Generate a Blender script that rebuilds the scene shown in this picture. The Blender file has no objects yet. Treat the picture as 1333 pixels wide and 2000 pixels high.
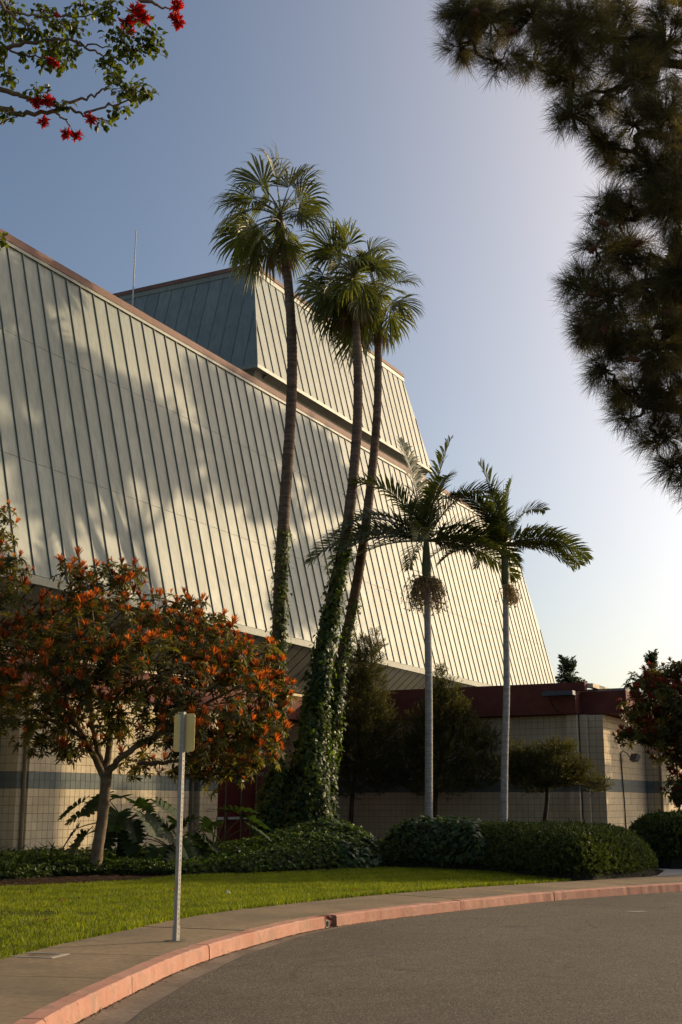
import bpy, math, random
import numpy as np
from mathutils import Vector, Matrix, Quaternion
from mathutils.geometry import tessellate_polygon

R = math.radians
random.seed(7)
rng = np.random.default_rng(11)
scene = bpy.context.scene
COL = scene.collection

# ------------------------------------------------------------------ camera, sky, sun
PITCH = R(13.25)
EYE = 1.6
cam_d = bpy.data.cameras.new('camera')
cam = bpy.data.objects.new('camera', cam_d); COL.objects.link(cam)
cam_d.sensor_fit = 'VERTICAL'; cam_d.sensor_height = 36.0; cam_d.lens = 43.42
cam_d.clip_end = 6000; cam_d.clip_start = 0.1
cam.location = (0, 0, EYE); cam.rotation_euler = (math.pi / 2 + PITCH, 0, 0)
scene.camera = cam

SUN_AZ, SUN_EL = R(60), R(20)
world = bpy.data.worlds.new('World'); scene.world = world; world.use_nodes = True
wn = world.node_tree.nodes; wl = world.node_tree.links
bg = wn['Background']; sky = wn.new('ShaderNodeTexSky')
sky.sky_type = 'NISHITA'; sky.sun_disc = False
sky.sun_elevation = SUN_EL; sky.sun_rotation = SUN_AZ
sky.altitude = 0; sky.air_density = 1.0; sky.dust_density = 1.7; sky.ozone_density = 1.5
# the hazy bright air round the low sun, added to the clear sky
SUNV = (math.sin(SUN_AZ) * math.cos(SUN_EL), math.cos(SUN_AZ) * math.cos(SUN_EL), math.sin(SUN_EL))
wtc = wn.new('ShaderNodeTexCoord'); wdot = wn.new('ShaderNodeVectorMath'); wdot.operation = 'DOT_PRODUCT'; wdot.inputs[1].default_value = SUNV
wl.new(wtc.outputs['Generated'], wdot.inputs[0])
wmax = wn.new('ShaderNodeMath'); wmax.operation = 'MAXIMUM'; wmax.inputs[1].default_value = 0; wl.new(wdot.outputs['Value'], wmax.inputs[0])
wpow = wn.new('ShaderNodeMath'); wpow.operation = 'POWER'; wpow.inputs[1].default_value = 6.0; wl.new(wmax.outputs[0], wpow.inputs[0])
whaze = wn.new('ShaderNodeVectorMath'); whaze.operation = 'SCALE'; whaze.inputs[0].default_value = (25.5, 19.6, 14.2); wl.new(wpow.outputs[0], whaze.inputs['Scale'])
wadd = wn.new('ShaderNodeVectorMath'); wadd.operation = 'ADD'; wl.new(sky.outputs[0], wadd.inputs[0]); wl.new(whaze.outputs[0], wadd.inputs[1])
wsep = wn.new('ShaderNodeSeparateXYZ'); wl.new(wtc.outputs['Generated'], wsep.inputs[0])
winv = wn.new('ShaderNodeMath'); winv.operation = 'SUBTRACT'; winv.inputs[0].default_value = 1.0; winv.use_clamp = True; wl.new(wsep.outputs['Z'], winv.inputs[1])
wsq = wn.new('ShaderNodeMath'); wsq.operation = 'POWER'; wsq.inputs[1].default_value = 2.0; wl.new(winv.outputs[0], wsq.inputs[0])
whor = wn.new('ShaderNodeVectorMath'); whor.operation = 'SCALE'; whor.inputs[0].default_value = (.35, .2, .15); wl.new(wsq.outputs[0], whor.inputs['Scale'])
wadd2 = wn.new('ShaderNodeVectorMath'); wadd2.operation = 'ADD'; wl.new(wadd.outputs[0], wadd2.inputs[0]); wl.new(whor.outputs[0], wadd2.inputs[1])
wl.new(wadd2.outputs[0], bg.inputs[0]); bg.inputs[1].default_value = 0.10

sun_d = bpy.data.lights.new('sun', 'SUN'); sun_d.energy = 3.4; sun_d.angle = R(0.75); sun_d.color = (1.0, 0.76, 0.46)
sun = bpy.data.objects.new('sun', sun_d); COL.objects.link(sun)
SUN = Vector((math.sin(SUN_AZ) * math.cos(SUN_EL), math.cos(SUN_AZ) * math.cos(SUN_EL), math.sin(SUN_EL)))
sun.rotation_euler = (-SUN).to_track_quat('-Z', 'Y').to_euler(); sun.location = SUN * 60
scene.view_settings.view_transform = 'Standard'; scene.view_settings.look = 'None'
scene.view_settings.exposure = 0.24; scene.view_settings.gamma = 1.0
scene.view_settings.use_curve_mapping = False
scene.cycles.max_bounces = 6; scene.cycles.transparent_max_bounces = 4
scene.cycles.use_denoising = True

# ------------------------------------------------------------------ survey helpers
FPX = 2412.0
CP, SP = math.cos(PITCH), math.sin(PITCH)
def ray(x, y):
    a = (x - 666.5) / FPX; b = -(y - 1000) / FPX
    return Vector((a, CP - b * SP, SP + b * CP))
def atY(x, y, Y):                       # the point at ground distance Y along that sight line
    r = ray(x, y); return Vector((0, 0, EYE)) + r * (Y / r.y)
def atZ(x, y, z):
    r = ray(x, y); return Vector((0, 0, EYE)) + r * ((z - EYE) / r.z)
AZB = R(26.7)                           # the building's long axis
UD = Vector((math.sin(AZB), math.cos(AZB), 0)); VD = Vector((math.cos(AZB), -math.sin(AZB), 0))
def BW(u, v, z): return UD * u + VD * v + Vector((0, 0, z))

# ------------------------------------------------------------------ mesh helpers
class Geo:
    def __init__(s): s.V = []; s.F = []; s.r = []; s.n = 0; s.mi = []
    def add(s, V, F, rnd=0.5, mi=0):
        V = np.asarray(V, float).reshape(-1, 3)
        for f in (F if isinstance(F, list) else [F]):
            f = np.asarray(f, int)
            if f.size:
                s.F.append(f + s.n); s.mi.append(np.full(len(f), mi))
        s.V.append(V); s.n += len(V)
        s.r.append(np.broadcast_to(np.asarray(rnd, float), (len(V),)).copy())
        return s
    def mesh(s, name, mats, smooth=False):
        me = bpy.data.meshes.new(name)
        V = np.concatenate(s.V).astype(np.float32)
        me.vertices.add(len(V)); me.vertices.foreach_set('co', V.ravel())
        loops = np.concatenate([f.ravel() for f in s.F]).astype(np.int32)
        tot = np.concatenate([np.full(len(f), f.shape[1]) for f in s.F]).astype(np.int32)
        start = np.concatenate([[0], np.cumsum(tot)[:-1]]).astype(np.int32)
        me.loops.add(len(loops)); me.loops.foreach_set('vertex_index', loops)
        me.polygons.add(len(tot)); me.polygons.foreach_set('loop_start', start)
        try: me.polygons.foreach_set('loop_total', tot)
        except Exception: pass
        me.polygons.foreach_set('material_index', np.concatenate(s.mi).astype(np.int32))
        me.polygons.foreach_set('use_smooth', np.full(len(tot), bool(smooth)))
        a = me.attributes.new('rnd', 'FLOAT', 'POINT')
        a.data.foreach_set('value', np.concatenate(s.r).astype(np.float32))
        for m in (mats if isinstance(mats, (list, tuple)) else [mats]): me.materials.append(m)
        me.update(calc_edges=True); me.validate()
        return me

def link(name, data, parent=None, loc=None, kind=None):
    o = bpy.data.objects.new(name, data); COL.objects.link(o)
    if parent: o.parent = parent
    if loc is not None: o.location = loc
    if kind: o['kind'] = kind
    return o
def tag(o, label, cat, group=None):
    o['label'] = label; o['category'] = cat
    if group: o['group'] = group
    return o
def thing(name, loc, label, cat, group=None, rz=0):
    o = link(name, None, None, loc); o.rotation_euler.z = rz; o.empty_display_size = .2
    return tag(o, label, cat, group)
def struct(name, data, loc=None):
    return link(name, data, None, loc, 'structure')
def copy_part(src, parent, loc=None):
    c = src.copy(); COL.objects.link(c); c.parent = parent
    if loc is not None: c.location = loc
    return c

BOXF = np.array([[0,3,2,1],[4,5,6,7],[0,1,5,4],[1,2,6,5],[2,3,7,6],[3,0,4,7]])
def boxV(x0, x1, y0, y1, z0, z1):
    return np.array([[x0,y0,z0],[x1,y0,z0],[x1,y1,z0],[x0,y1,z0],[x0,y0,z1],[x1,y0,z1],[x1,y1,z1],[x0,y1,z1]])
def box_mesh(name, mat, *b):
    return Geo().add(boxV(*b), BOXF).mesh(name, mat)
def bevel_box_mesh(name, mat, x0, x1, y0, y1, z0, z1, c):
    """A box whose front (+x) face is chamfered by c."""
    V = np.array([[x0,y0,z0],[x0,y1,z0],[x0,y1,z1],[x0,y0,z1],[x1-c,y0,z0],[x1-c,y1,z0],[x1-c,y1,z1],[x1-c,y0,z1],
                  [x1,y0+c,z0+c],[x1,y1-c,z0+c],[x1,y1-c,z1-c],[x1,y0+c,z1-c]])
    F = np.array([[0,1,5,4],[1,2,6,5],[2,3,7,6],[3,0,4,7],[4,5,9,8],[5,6,10,9],[6,7,11,10],[7,4,8,11],[8,9,10,11]])
    return V, F
def prism(poly2, axis_pts):
    """Extrude a closed 3D loop of points by a vector: returns V,F lists."""
    P = np.asarray(poly2, float); Q = P + np.asarray(axis_pts, float); n = len(P)
    side = np.array([[i, (i+1) % n, n + (i+1) % n, n + i] for i in range(n)])
    return np.vstack([P, Q]), [side, np.array([list(range(n))[::-1]]), np.array([list(range(n, 2*n))])]

def tube(path, rad, n=8, cap=True):
    P = np.asarray([list(p) for p in path], float); m = len(P)
    rad = np.broadcast_to(np.asarray(rad, float), (m,))
    T = np.gradient(P, axis=0); T /= np.linalg.norm(T, axis=1)[:, None] + 1e-9
    up = np.array([0.31, 0.95, 0.05]) if abs(T[0][2]) > .8 else np.array([0, 0, 1.0])
    A = np.cross(T, up); A /= np.linalg.norm(A, axis=1)[:, None] + 1e-9
    Bv = np.cross(T, A)
    t = np.arange(n) * 2 * math.pi / n
    V = P[:, None, :] + rad[:, None, None] * (np.cos(t)[None, :, None] * A[:, None, :] + np.sin(t)[None, :, None] * Bv[:, None, :])
    i = np.arange(m - 1)[:, None] * n; j = np.arange(n)[None, :]
    F = np.stack([i + j, i + (j + 1) % n, i + n + (j + 1) % n, i + n + j], -1).reshape(-1, 4)
    out = [F]
    if cap: out += [np.array([list(range(n))]), np.array([list(range((m-1)*n, m*n))[::-1]])]
    return V.reshape(-1, 3), out

def spline(pts, per=8):
    P = [np.array(p, float) for p in pts]; P = [2*P[0]-P[1]] + P + [2*P[-1]-P[-2]]
    out = []
    for k in range(1, len(P) - 2):
        p0, p1, p2, p3 = P[k-1:k+3]
        for t in np.arange(per) / per:
            out.append(.5*((2*p1)+(-p0+p2)*t+(2*p0-5*p1+4*p2-p3)*t*t+(-p0+3*p1-3*p2+p3)*t**3))
    out.append(P[-2]); return np.array(out)

def norm(a): return a / (np.linalg.norm(a, axis=-1, keepdims=True) + 1e-9)
def frames(d, up=None, roll=None):
    """Rotation matrices (N,3,3): local Y -> d, local Z as near up as it goes."""
    d = norm(np.asarray(d, float)); N = len(d)
    if up is None: up = np.tile([0, 0, 1.0], (N, 1))
    up = up + 1e-3 * np.array([.3, .7, .1])
    x = norm(np.cross(d, up)); z = np.cross(x, d)
    if roll is not None:
        c, s_ = np.cos(roll)[:, None], np.sin(roll)[:, None]
        x, z = x * c + z * s_, z * c - x * s_
    return np.stack([x, d, z], -1)
def scatter(geo, T, P, M, S, rnd, mi=0):
    """Add a copy of template T=(V,F,r) at every P with frame M, scale S."""
    V, F, r = T; N = len(P)
    if N == 0: return
    S = np.broadcast_to(np.asarray(S, float), (N,))
    W = np.einsum('nij,kj->nki', M, V) * S[:, None, None] + np.asarray(P)[:, None, :]
    k = len(V); off = np.arange(N) * k
    rr = np.clip(np.asarray(rnd)[:, None] + r[None, :], 0, 1).ravel()
    geo.add(W.reshape(-1, 3), [(np.asarray(f)[None] + off[:, None, None]).reshape(-1, f.shape[1]) for f in F], rr, mi)
def merge(parts):
    V = []; F = {}; r = []; n = 0
    for (v, f, q) in parts:
        V.append(v); r.append(q)
        for a in f: F.setdefault(a.shape[1], []).append(a + n)
        n += len(v)
    return np.concatenate(V), [np.concatenate(x) for x in F.values()], np.concatenate(r)
def placed(T, M, P, s=1.0, dr=0.0):
    return (T[0] * s) @ np.asarray(M).T + np.asarray(P), T[1], T[2] + dr

# leaf templates, stem along +Y, upper side +Z
def leaf_T(L=1.0, w=.25, fold=.06, droop=.12):
    V = np.array([[0,0,0],[-w*.75,.3*L,fold],[w*.75,.3*L,fold],[0,.3*L,0],[-w*.8,.65*L,fold-droop*.3],[w*.8,.65*L,fold-droop*.3],[0,.65*L,-droop*.3],[0,L,-droop]])
    F = [np.array([[0,3,1],[0,2,3],[4,6,7],[6,5,7]]), np.array([[1,3,6,4],[3,2,5,6]])]
    return V, F, np.zeros(len(V))
def small_leaf_T(L=1.0, w=.22, fold=.05, droop=.1):
    V = np.array([[0,0,0],[-w,.45*L,fold],[w,.45*L,fold],[0,L,-droop]])
    return V, [np.array([[0,2,3],[0,3,1]])], np.zeros(4)
def ivy_T():
    V = np.array([[0,.30,.04],[0,0,0],[.34,-.06,-.03],[.50,.30,-.06],[.28,.52,.0],[0,1.0,-.10],[-.28,.52,.0],[-.50,.30,-.06],[-.34,-.06,-.03]])
    return V, [np.array([[0,1,2],[0,2,3],[0,3,4],[0,4,5],[0,5,6],[0,6,7],[0,7,8],[0,8,1]])], np.zeros(9)
def whorl_T(n, L, w, elev, seed, droop=.12, jr=.25, fine=True):
    g = np.random.default_rng(seed); parts = []
    for k in range(n):
        a = k * 2.39996 + g.uniform(-.3, .3); e = R(elev) + g.uniform(-.3, .3)
        d = np.array([[math.cos(a)*math.cos(e), math.sin(a)*math.cos(e), math.sin(e)]])
        M = frames(d, np.array([[0, 0, 1.0]]), np.array([g.uniform(-.5, .5)]))[0]
        t = leaf_T(L, w, .05*L, droop*L) if fine else small_leaf_T(L, w, .05*L, droop*L)
        parts.append(placed(t, M, [0, 0, g.uniform(-.1, .1)*L], g.uniform(.7, 1.1), g.uniform(-jr, jr)))
    V, F, r = merge(parts)
    V = V[:, [0, 2, 1]] * np.array([1, 1, -1])       # axis along +Y
    return V, F, r
def sprig_T(n, L, w, ln, seed, ang=55, jr=.2, fine=False):
    """A twig of length ln carrying n leaves."""
    g = np.random.default_rng(seed); parts = []
    for k in range(n):
        t = (k + .5) / n; a = k * 2.39996; e = R(ang) * (1 - .6*t) + g.uniform(-.2, .2)
        d = np.array([[math.cos(a)*math.sin(e), math.cos(e), math.sin(a)*math.sin(e)]])
        M = frames(d, np.array([[0, 1.0, 0]]), np.array([g.uniform(-.6, .6)]))[0]
        T = leaf_T(L, w, .05*L, .12*L) if fine else small_leaf_T(L, w, .05*L, .1*L)
        parts.append(placed(T, M, [0, t*ln, 0], g.uniform(.7, 1.1), g.uniform(-jr, jr)))
    tw = tube([(0,0,0),(0,ln*.5,0),(0,ln*.95,0)], [.02*ln,.015*ln,.008*ln], 3, False)
    parts.append((tw[0], tw[1], np.full(len(tw[0]), -.3)))
    return merge(parts)
def tuft_T(n, L, w, seed, spread=75):
    g = np.random.default_rng(seed); V = []; F = []; r = []
    for k in range(n):
        e = R(spread) * math.sqrt(g.uniform(0.02, 1)); a = g.uniform(0, 6.283)
        d = np.array([math.cos(a)*math.sin(e), math.cos(e), math.sin(a)*math.sin(e)])
        b = np.array([0, g.uniform(-.35, .1)*L, 0]); x = np.cross(d, g.normal(size=3)); x /= np.linalg.norm(x)
        l = L * g.uniform(.7, 1.1); i = len(V)
        sag = np.array([0, 0, -.10*l])
        V += [b - x*w/2, b + x*w/2, b + d*l*.6 + x*w*.4 + sag*.3, b + d*l*.6 - x*w*.4 + sag*.3, b + d*l + sag]
        F += [[i,i+1,i+2],[i,i+2,i+3],[i+3,i+2,i+4]]; q = g.uniform(-.3, .3); r += [q]*5
    return np.array(V), [np.array(F)], np.array(r)
def sph(n, g=rng):
    v = g.normal(size=(n, 3)); return norm(v)

# ------------------------------------------------------------------ materials
def nodes(name):
    m = bpy.data.materials.new(name); m.use_nodes = True
    return m, m.node_tree.nodes, m.node_tree.links, m.node_tree.nodes['Principled BSDF']
def ramp(N, L, fac, stops):
    r = N.new('ShaderNodeValToRGB'); e = r.color_ramp.elements
    while len(e) < len(stops): e.new(.5)
    for k, (p, c) in enumerate(stops): e[k].position = p; e[k].color = (*c, 1)
    L.new(fac, r.inputs[0]); return r.outputs[0]
def noise(N, L, scale, detail=4, rough=.6, vec=None, dist=0):
    n = N.new('ShaderNodeTexNoise'); n.inputs['Scale'].default_value = scale; n.inputs['Detail'].default_value = detail
    n.inputs['Roughness'].default_value = rough; n.inputs['Distortion'].default_value = dist
    if vec is not None: L.new(vec, n.inputs['Vector'])
    return n.outputs[0]
def geo_pos(N): return N.new('ShaderNodeNewGeometry').outputs['Position']
def bump(N, L, h, strength, dist, b):
    n = N.new('ShaderNodeBump'); n.inputs['Strength'].default_value = strength; n.inputs['Distance'].default_value = dist
    L.new(h, n.inputs['Height']); L.new(n.outputs[0], b.inputs['Normal']); return n
def mixc(N, L, fac, a, b, mode='MIX'):
    m = N.new('ShaderNodeMix'); m.data_type = 'RGBA'; m.blend_type = mode
    for s, v in ((m.inputs[0], fac), (m.inputs[6], a), (m.inputs[7], b)):
        if isinstance(v, (int, float)): s.default_value = v
        elif isinstance(v, tuple): s.default_value = (*v, 1)
        else: L.new(v, s)
    return m.outputs[2]
def surf(name, c1, c2, scale=6, rough=.75, bs=40, bstr=.3, bd=.01, spec=.3, big=None, objrand=0, fine=None):
    m, N, L, b = nodes(name); p = geo_pos(N)
    c = ramp(N, L, noise(N, L, scale, 6, .65, p), [(.3, c1), (.7, c2)])
    if big: c = mixc(N, L, ramp(N, L, noise(N, L, big[0], 4, .6, p), [(.45, (0,0,0)), (.62, (1,1,1))]), c, mixc(N, L, big[2] if len(big) > 2 else .6, c, big[1]))
    if fine: c = mixc(N, L, fine[1], c, ramp(N, L, noise(N, L, fine[0], 2, .5, p), [(.35, (.35,.35,.35)), (.65, (1.4,1.4,1.4))]), 'MULTIPLY')
    if objrand:
        oi = N.new('ShaderNodeObjectInfo')
        c = mixc(N, L, 1.0, c, ramp(N, L, oi.outputs['Random'], [(0, (1-objrand,)*3), (1, (1+objrand*.6,)*3)]), 'MULTIPLY')
    L.new(c, b.inputs['Base Color']); b.inputs['Roughness'].default_value = rough
    b.inputs['Specular IOR Level'].default_value = spec
    if bstr: bump(N, L, noise(N, L, bs, 5, .6, p), bstr, bd, b)
    return m
def leaf(name, c1, c2, trans=.35, rough=.4, spec=.5, tcol=None, objrand=False):
    m, N, L, b = nodes(name)
    a = N.new('ShaderNodeAttribute'); a.attribute_name = 'rnd'; f = a.outputs['Fac']
    c = ramp(N, L, f, [(0, c1), (1, c2)])
    if objrand:
        oi = N.new('ShaderNodeObjectInfo')
        c = mixc(N, L, 1.0, c, ramp(N, L, oi.outputs['Random'], [(0, (.62,.66,.7)), (.5, (1,1,1)), (1, (1.25,1.3,1.1))]), 'MULTIPLY')
    L.new(c, b.inputs['Base Color']); b.inputs['Roughness'].default_value = rough; b.inputs['Specular IOR Level'].default_value = spec
    t = N.new('ShaderNodeBsdfTranslucent')
    L.new(mixc(N, L, 1.0, c, tcol or (1.5, 1.6, .7), 'MULTIPLY'), t.inputs[0])
    x = N.new('ShaderNodeMixShader'); x.inputs[0].default_value = trans
    L.new(b.outputs[0], x.inputs[1]); L.new(t.outputs[0], x.inputs[2]); L.new(x.outputs[0], N['Material Output'].inputs[0])
    return m

M = {}
def asphalt_mat():
    m, N, L, b = nodes('asphalt'); p = geo_pos(N)
    c = ramp(N, L, noise(N, L, 60, 5, .85, p), [(.33, (.018,.0155,.012)), (.47, (.075,.064,.049)), (.54, (.125,.106,.080)), (.66, (.36,.31,.235))])
    vo = N.new('ShaderNodeTexVoronoi'); vo.inputs['Scale'].default_value = 26; L.new(p, vo.inputs['Vector'])
    sp = ramp(N, L, vo.outputs['Distance'], [(.035, (1,1,1)), (.06, (0,0,0))])
    k = ramp(N, L, vo.outputs['Color'], [(.80, (0,0,0)), (.84, (1,1,1))])
    c = mixc(N, L, mixc(N, L, 1.0, sp, k, 'MULTIPLY'), c, (.5,.45,.38))
    c = mixc(N, L, 1.0, c, ramp(N, L, noise(N, L, .35, 5, .6, p, 1.0), [(.3, (.80,.80,.80)), (.7, (1.12,1.10,1.07))]), 'MULTIPLY')
    c = mixc(N, L, 1.0, c, ramp(N, L, noise(N, L, 3.2, 5, .7, p), [(.32, (.86,.86,.86)), (.6, (1.06,1.05,1.04))]), 'MULTIPLY')
    ve = N.new('ShaderNodeTexVoronoi'); ve.feature = 'DISTANCE_TO_EDGE'; ve.inputs['Scale'].default_value = .22
    wv = N.new('ShaderNodeVectorMath'); wv.operation = 'ADD'; ns = N.new('ShaderNodeTexNoise'); ns.inputs['Scale'].default_value = .9; ns.inputs['Detail'].default_value = 6
    L.new(p, ns.inputs['Vector']); L.new(p, wv.inputs[0]); L.new(ns.outputs['Color'], wv.inputs[1]); L.new(wv.outputs[0], ve.inputs['Vector'])
    cr = ramp(N, L, ve.outputs['Distance'], [(.0015, (.62,.62,.62)), (.006, (1,1,1))]); c = mixc(N, L, ramp(N, L, noise(N, L, .5, 3, .6, p), [(.45, (0,0,0)), (.6, (1,1,1))]), c, mixc(N, L, 1.0, c, cr, 'MULTIPLY'))
    spot = ramp(N, L, noise(N, L, 1.1, 4, .6, p, .4), [(.66, (1,1,1)), (.74, (.74,.73,.72))]); c = mixc(N, L, 1.0, c, spot, 'MULTIPLY')
    L.new(c, b.inputs['Base Color']); b.inputs['Roughness'].default_value = .85; b.inputs['Specular IOR Level'].default_value = .25
    bump(N, L, noise(N, L, 150, 3, .6, p), .55, .012, b); return m
M['asphalt'] = asphalt_mat()
M['ground'] = surf('dry_ground', (.10,.085,.06), (.16,.14,.10), .3)
M['concrete'] = surf('sidewalk_concrete', (.20,.152,.092), (.265,.202,.125), 1.6, .85, 90, .25, .004, .2, (.55, (.12,.10,.075), .55), .08, (14, .22))
M['gutter'] = surf('gutter_concrete', (.15,.115,.085), (.24,.195,.15), 2.2, .85, 90, .3, .004, .2, (1.3, (.10,.08,.06), .6), 0, (20, .3))
M['joint'] = surf('dark_joint', (.02,.017,.013), (.04,.033,.026), 8)
def kerb_mat():
    m, N, L, b = nodes('faded_red_kerb_paint'); p = geo_pos(N)
    c = ramp(N, L, noise(N, L, 3.0, 6, .65, p), [(.3, (.39,.185,.130)), (.68, (.46,.255,.190))])
    wear = ramp(N, L, noise(N, L, 5.5, 8, .72, p, .6), [(.50, (0,0,0)), (.64, (1,1,1))])
    c = mixc(N, L, mixc(N, L, 1.0, wear, (.8,.8,.8), 'MULTIPLY'), c, (.30,.20,.145))
    chips = ramp(N, L, noise(N, L, 16, 5, .6, p), [(.64, (0,0,0)), (.69, (1,1,1))])
    c = mixc(N, L, chips, c, (.19,.10,.07))
    L.new(c, b.inputs['Base Color']); b.inputs['Roughness'].default_value = .8; b.inputs['Specular IOR Level'].default_value = .2
    bump(N, L, noise(N, L, 24, 6, .65, p), .35, .012, b); return m
M['kerb'] = kerb_mat()
M['soil'] = surf('bark_mulch_soil', (.022,.014,.009), (.060,.038,.024), 22, .95, 60, .8, .03, .1)
M['turf'] = surf('turf', (.040,.052,.006), (.075,.085,.012), 5, .95, 80, .6, .02, .1, (.9, (.085,.07,.02), .5))
M['grass'] = leaf('grass_blade', (.072,.105,.007), (.275,.300,.028), .50, .5, .2, (1.45,1.5,.6))
def metal_mat(name, c1, c2, rough, objrand=.11):
    m, N, L, b = nodes(name); p = geo_pos(N)
    c = ramp(N, L, noise(N, L, .8, 5, .6, p), [(.3, c1), (.7, c2)])
    mp = N.new('ShaderNodeMapping'); mp.inputs['Scale'].default_value = (9, 9, .35); L.new(p, mp.inputs[0])
    streak = ramp(N, L, noise(N, L, 1.0, 5, .65, mp.outputs[0]), [(.32, (.78,.78,.76)), (.60, (1.05,1.05,1.04))])
    c = mixc(N, L, .9, c, streak, 'MULTIPLY')
    oi = N.new('ShaderNodeObjectInfo')
    c = mixc(N, L, 1.0, c, ramp(N, L, oi.outputs['Random'], [(0, (1-objrand,)*3), (1, (1+objrand*.5,)*3)]), 'MULTIPLY')
    L.new(c, b.inputs['Base Color']); b.inputs['Specular IOR Level'].default_value = .38
    rr = N.new('ShaderNodeMapRange'); L.new(noise(N, L, 1.7, 4, .6, p), rr.inputs[0]); rr.inputs[3].default_value = rough - .07; rr.inputs[4].default_value = rough + .08
    L.new(rr.outputs[0], b.inputs['Roughness'])
    bump(N, L, noise(N, L, 1.1, 2, .5, p), .05, .02, b); return m
M['panel'] = metal_mat('sage_green_metal', (.168,.202,.184), (.206,.242,.220), .52)
M['rib'] = metal_mat('sage_green_seam', (.100,.128,.116), (.135,.162,.148), .5)
M['trim'] = metal_mat('sage_green_trim', (.19,.21,.17), (.235,.25,.205), .5)
M['soffit'] = metal_mat('soffit_metal', (.115,.120,.098), (.15,.155,.128), .55)
M['coping'] = surf('brown_coping', (.150,.075,.052), (.205,.108,.078), 2, .7, 30, .1)
M['core'] = surf('wall_core', (.10,.105,.09), (.14,.145,.12), 3)
M['roof'] = surf('roof_membrane', (.22,.20,.18), (.30,.28,.25), 1)
M['block'] = surf('cream_block', (.66,.555,.375), (.74,.63,.44), 4, .9, 120, .35, .004, .15, (.45, (.46,.37,.24), .45), .08, (30, .12))
M['band'] = surf('slate_green_block', (.165,.190,.175), (.205,.230,.212), 5, .9, 120, .35, .004, .15, None, .1)
M['mortar'] = surf('mortar', (.12,.095,.065), (.18,.145,.10), 9, .95)
M['fascia'] = surf('oxblood_fascia', (.140,.044,.032), (.185,.064,.047), 3, .8, 60, .2, .006, .25, (.8, (.10,.03,.025), .5))
M['door'] = surf('dark_red_door', (.075,.008,.008), (.10,.011,.010), 3, .5, 20, .05)
M['alu'] = surf('aluminium', (.42,.42,.42), (.52,.52,.51), 9, .4)
M['galv'] = surf('galvanised_steel', (.30,.285,.25), (.42,.40,.35), 14, .42, 60, .05)
M['signback'] = surf('bare_sign_back', (.82,.61,.20), (.90,.68,.26), 7, .38, 50, .05)
M['darkmetal'] = surf('dark_grey_metal', (.05,.052,.055), (.08,.082,.085), 9, .5)
M['glass'] = surf('lamp_glass', (.5,.48,.42), (.6,.58,.5), 9, .15, 20, 0)
M['pipe'] = surf('painted_pipe', (.16,.13,.085), (.22,.18,.12), 6, .6)
M['black'] = surf('black_cable', (.012,.012,.012), (.02,.02,.02), 6, .6)
def trunk_mat(name, c1, c2, ring, rs=.8):
    m, N, L, b = nodes(name); p = geo_pos(N)
    mp = N.new('ShaderNodeMapping'); mp.inputs['Scale'].default_value = (1.2, 1.2, ring); L.new(p, mp.inputs[0])
    h = noise(N, L, 1.0, 4, .6, mp.outputs[0])
    c = ramp(N, L, h, [(.35, c1), (.65, c2)])
    c = mixc(N, L, .7, c, ramp(N, L, noise(N, L, 11, 5, .6, p), [(.3, (.6,.6,.6)), (.7, (1.25,1.25,1.25))]), 'MULTIPLY')
    L.new(c, b.inputs['Base Color']); b.inputs['Roughness'].default_value = .85; b.inputs['Specular IOR Level'].default_value = .2
    bump(N, L, h, rs, .03, b); return m
M['palmtrunk'] = trunk_mat('fan_palm_bark', (.095,.062,.042), (.20,.140,.100), 16)
M['kingtrunk'] = trunk_mat('king_palm_bark', (.27,.255,.235), (.42,.40,.375), 24, .5)
M['bark'] = trunk_mat('smooth_brown_bark', (.13,.090,.055), (.235,.175,.115), 3.0, .6)
M['darkbark'] = trunk_mat('dark_bark', (.035,.024,.016), (.075,.052,.036), 4.0, .8)
M['crownshaft'] = surf('crownshaft_green', (.080,.085,.030), (.125,.125,.050), 5, .5, 30, .1)
M['frond'] = leaf('fan_palm_leaf', (.036,.050,.012), (.140,.150,.032), .42, .40, .45, (1.7,1.65,.7), True)
M['deadfrond'] = leaf('dead_palm_leaf', (.100,.062,.030), (.230,.150,.075), .25, .7, .2, (1.2,1.0,.7), True)
M['petiole'] = surf('petiole', (.070,.065,.022), (.125,.100,.038), 6, .5)
M['kingfrond'] = leaf('king_palm_leaf', (.026,.034,.012), (.085,.098,.028), .38, .36, .5, (1.6,1.6,.7), True)
M['strand'] = leaf('dry_flower_strand', (.19,.135,.065), (.38,.29,.16), .3, .7, .2, (1.2,1.1,.8))
M['greenleaf'] = leaf('glossy_green_leaf', (.026,.032,.009), (.160,.150,.028), .48, .42, .35, (1.7,1.5,.6))
M['redleaf'] = leaf('new_orange_red_leaf', (.20,.034,.016), (.72,.25,.048), .52, .42, .3, (1.6,1.3,.7), True)
M['budleaf'] = leaf('tan_flower_bud', (.14,.075,.025), (.26,.155,.05), .3, .6, .2, (1.3,1.1,.8))
M['maroonleaf'] = leaf('maroon_leaf', (.11,.022,.016), (.27,.055,.026), .35, .4, .5, (1.6,1.0,.7), True)
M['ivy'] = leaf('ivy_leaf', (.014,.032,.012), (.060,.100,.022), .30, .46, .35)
M['ivylit'] = leaf('lit_ivy_leaf', (.045,.075,.010), (.135,.175,.022), .45, .38, .4)  # lighter, yellower copy of the ivy: sunlight put into the leaf colour
M['cover'] = leaf('ground_cover_leaf', (.024,.048,.010), (.095,.140,.026), .38, .45, .35)
M['hedge'] = leaf('hedge_leaf', (.022,.036,.007), (.085,.105,.016), .35, .42, .4)
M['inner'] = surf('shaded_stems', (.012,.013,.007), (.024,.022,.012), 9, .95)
M['shrub'] = leaf('narrow_shrub_leaf', (.028,.034,.010), (.110,.108,.028), .38, .45, .35, (1.6,1.5,.7))
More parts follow.
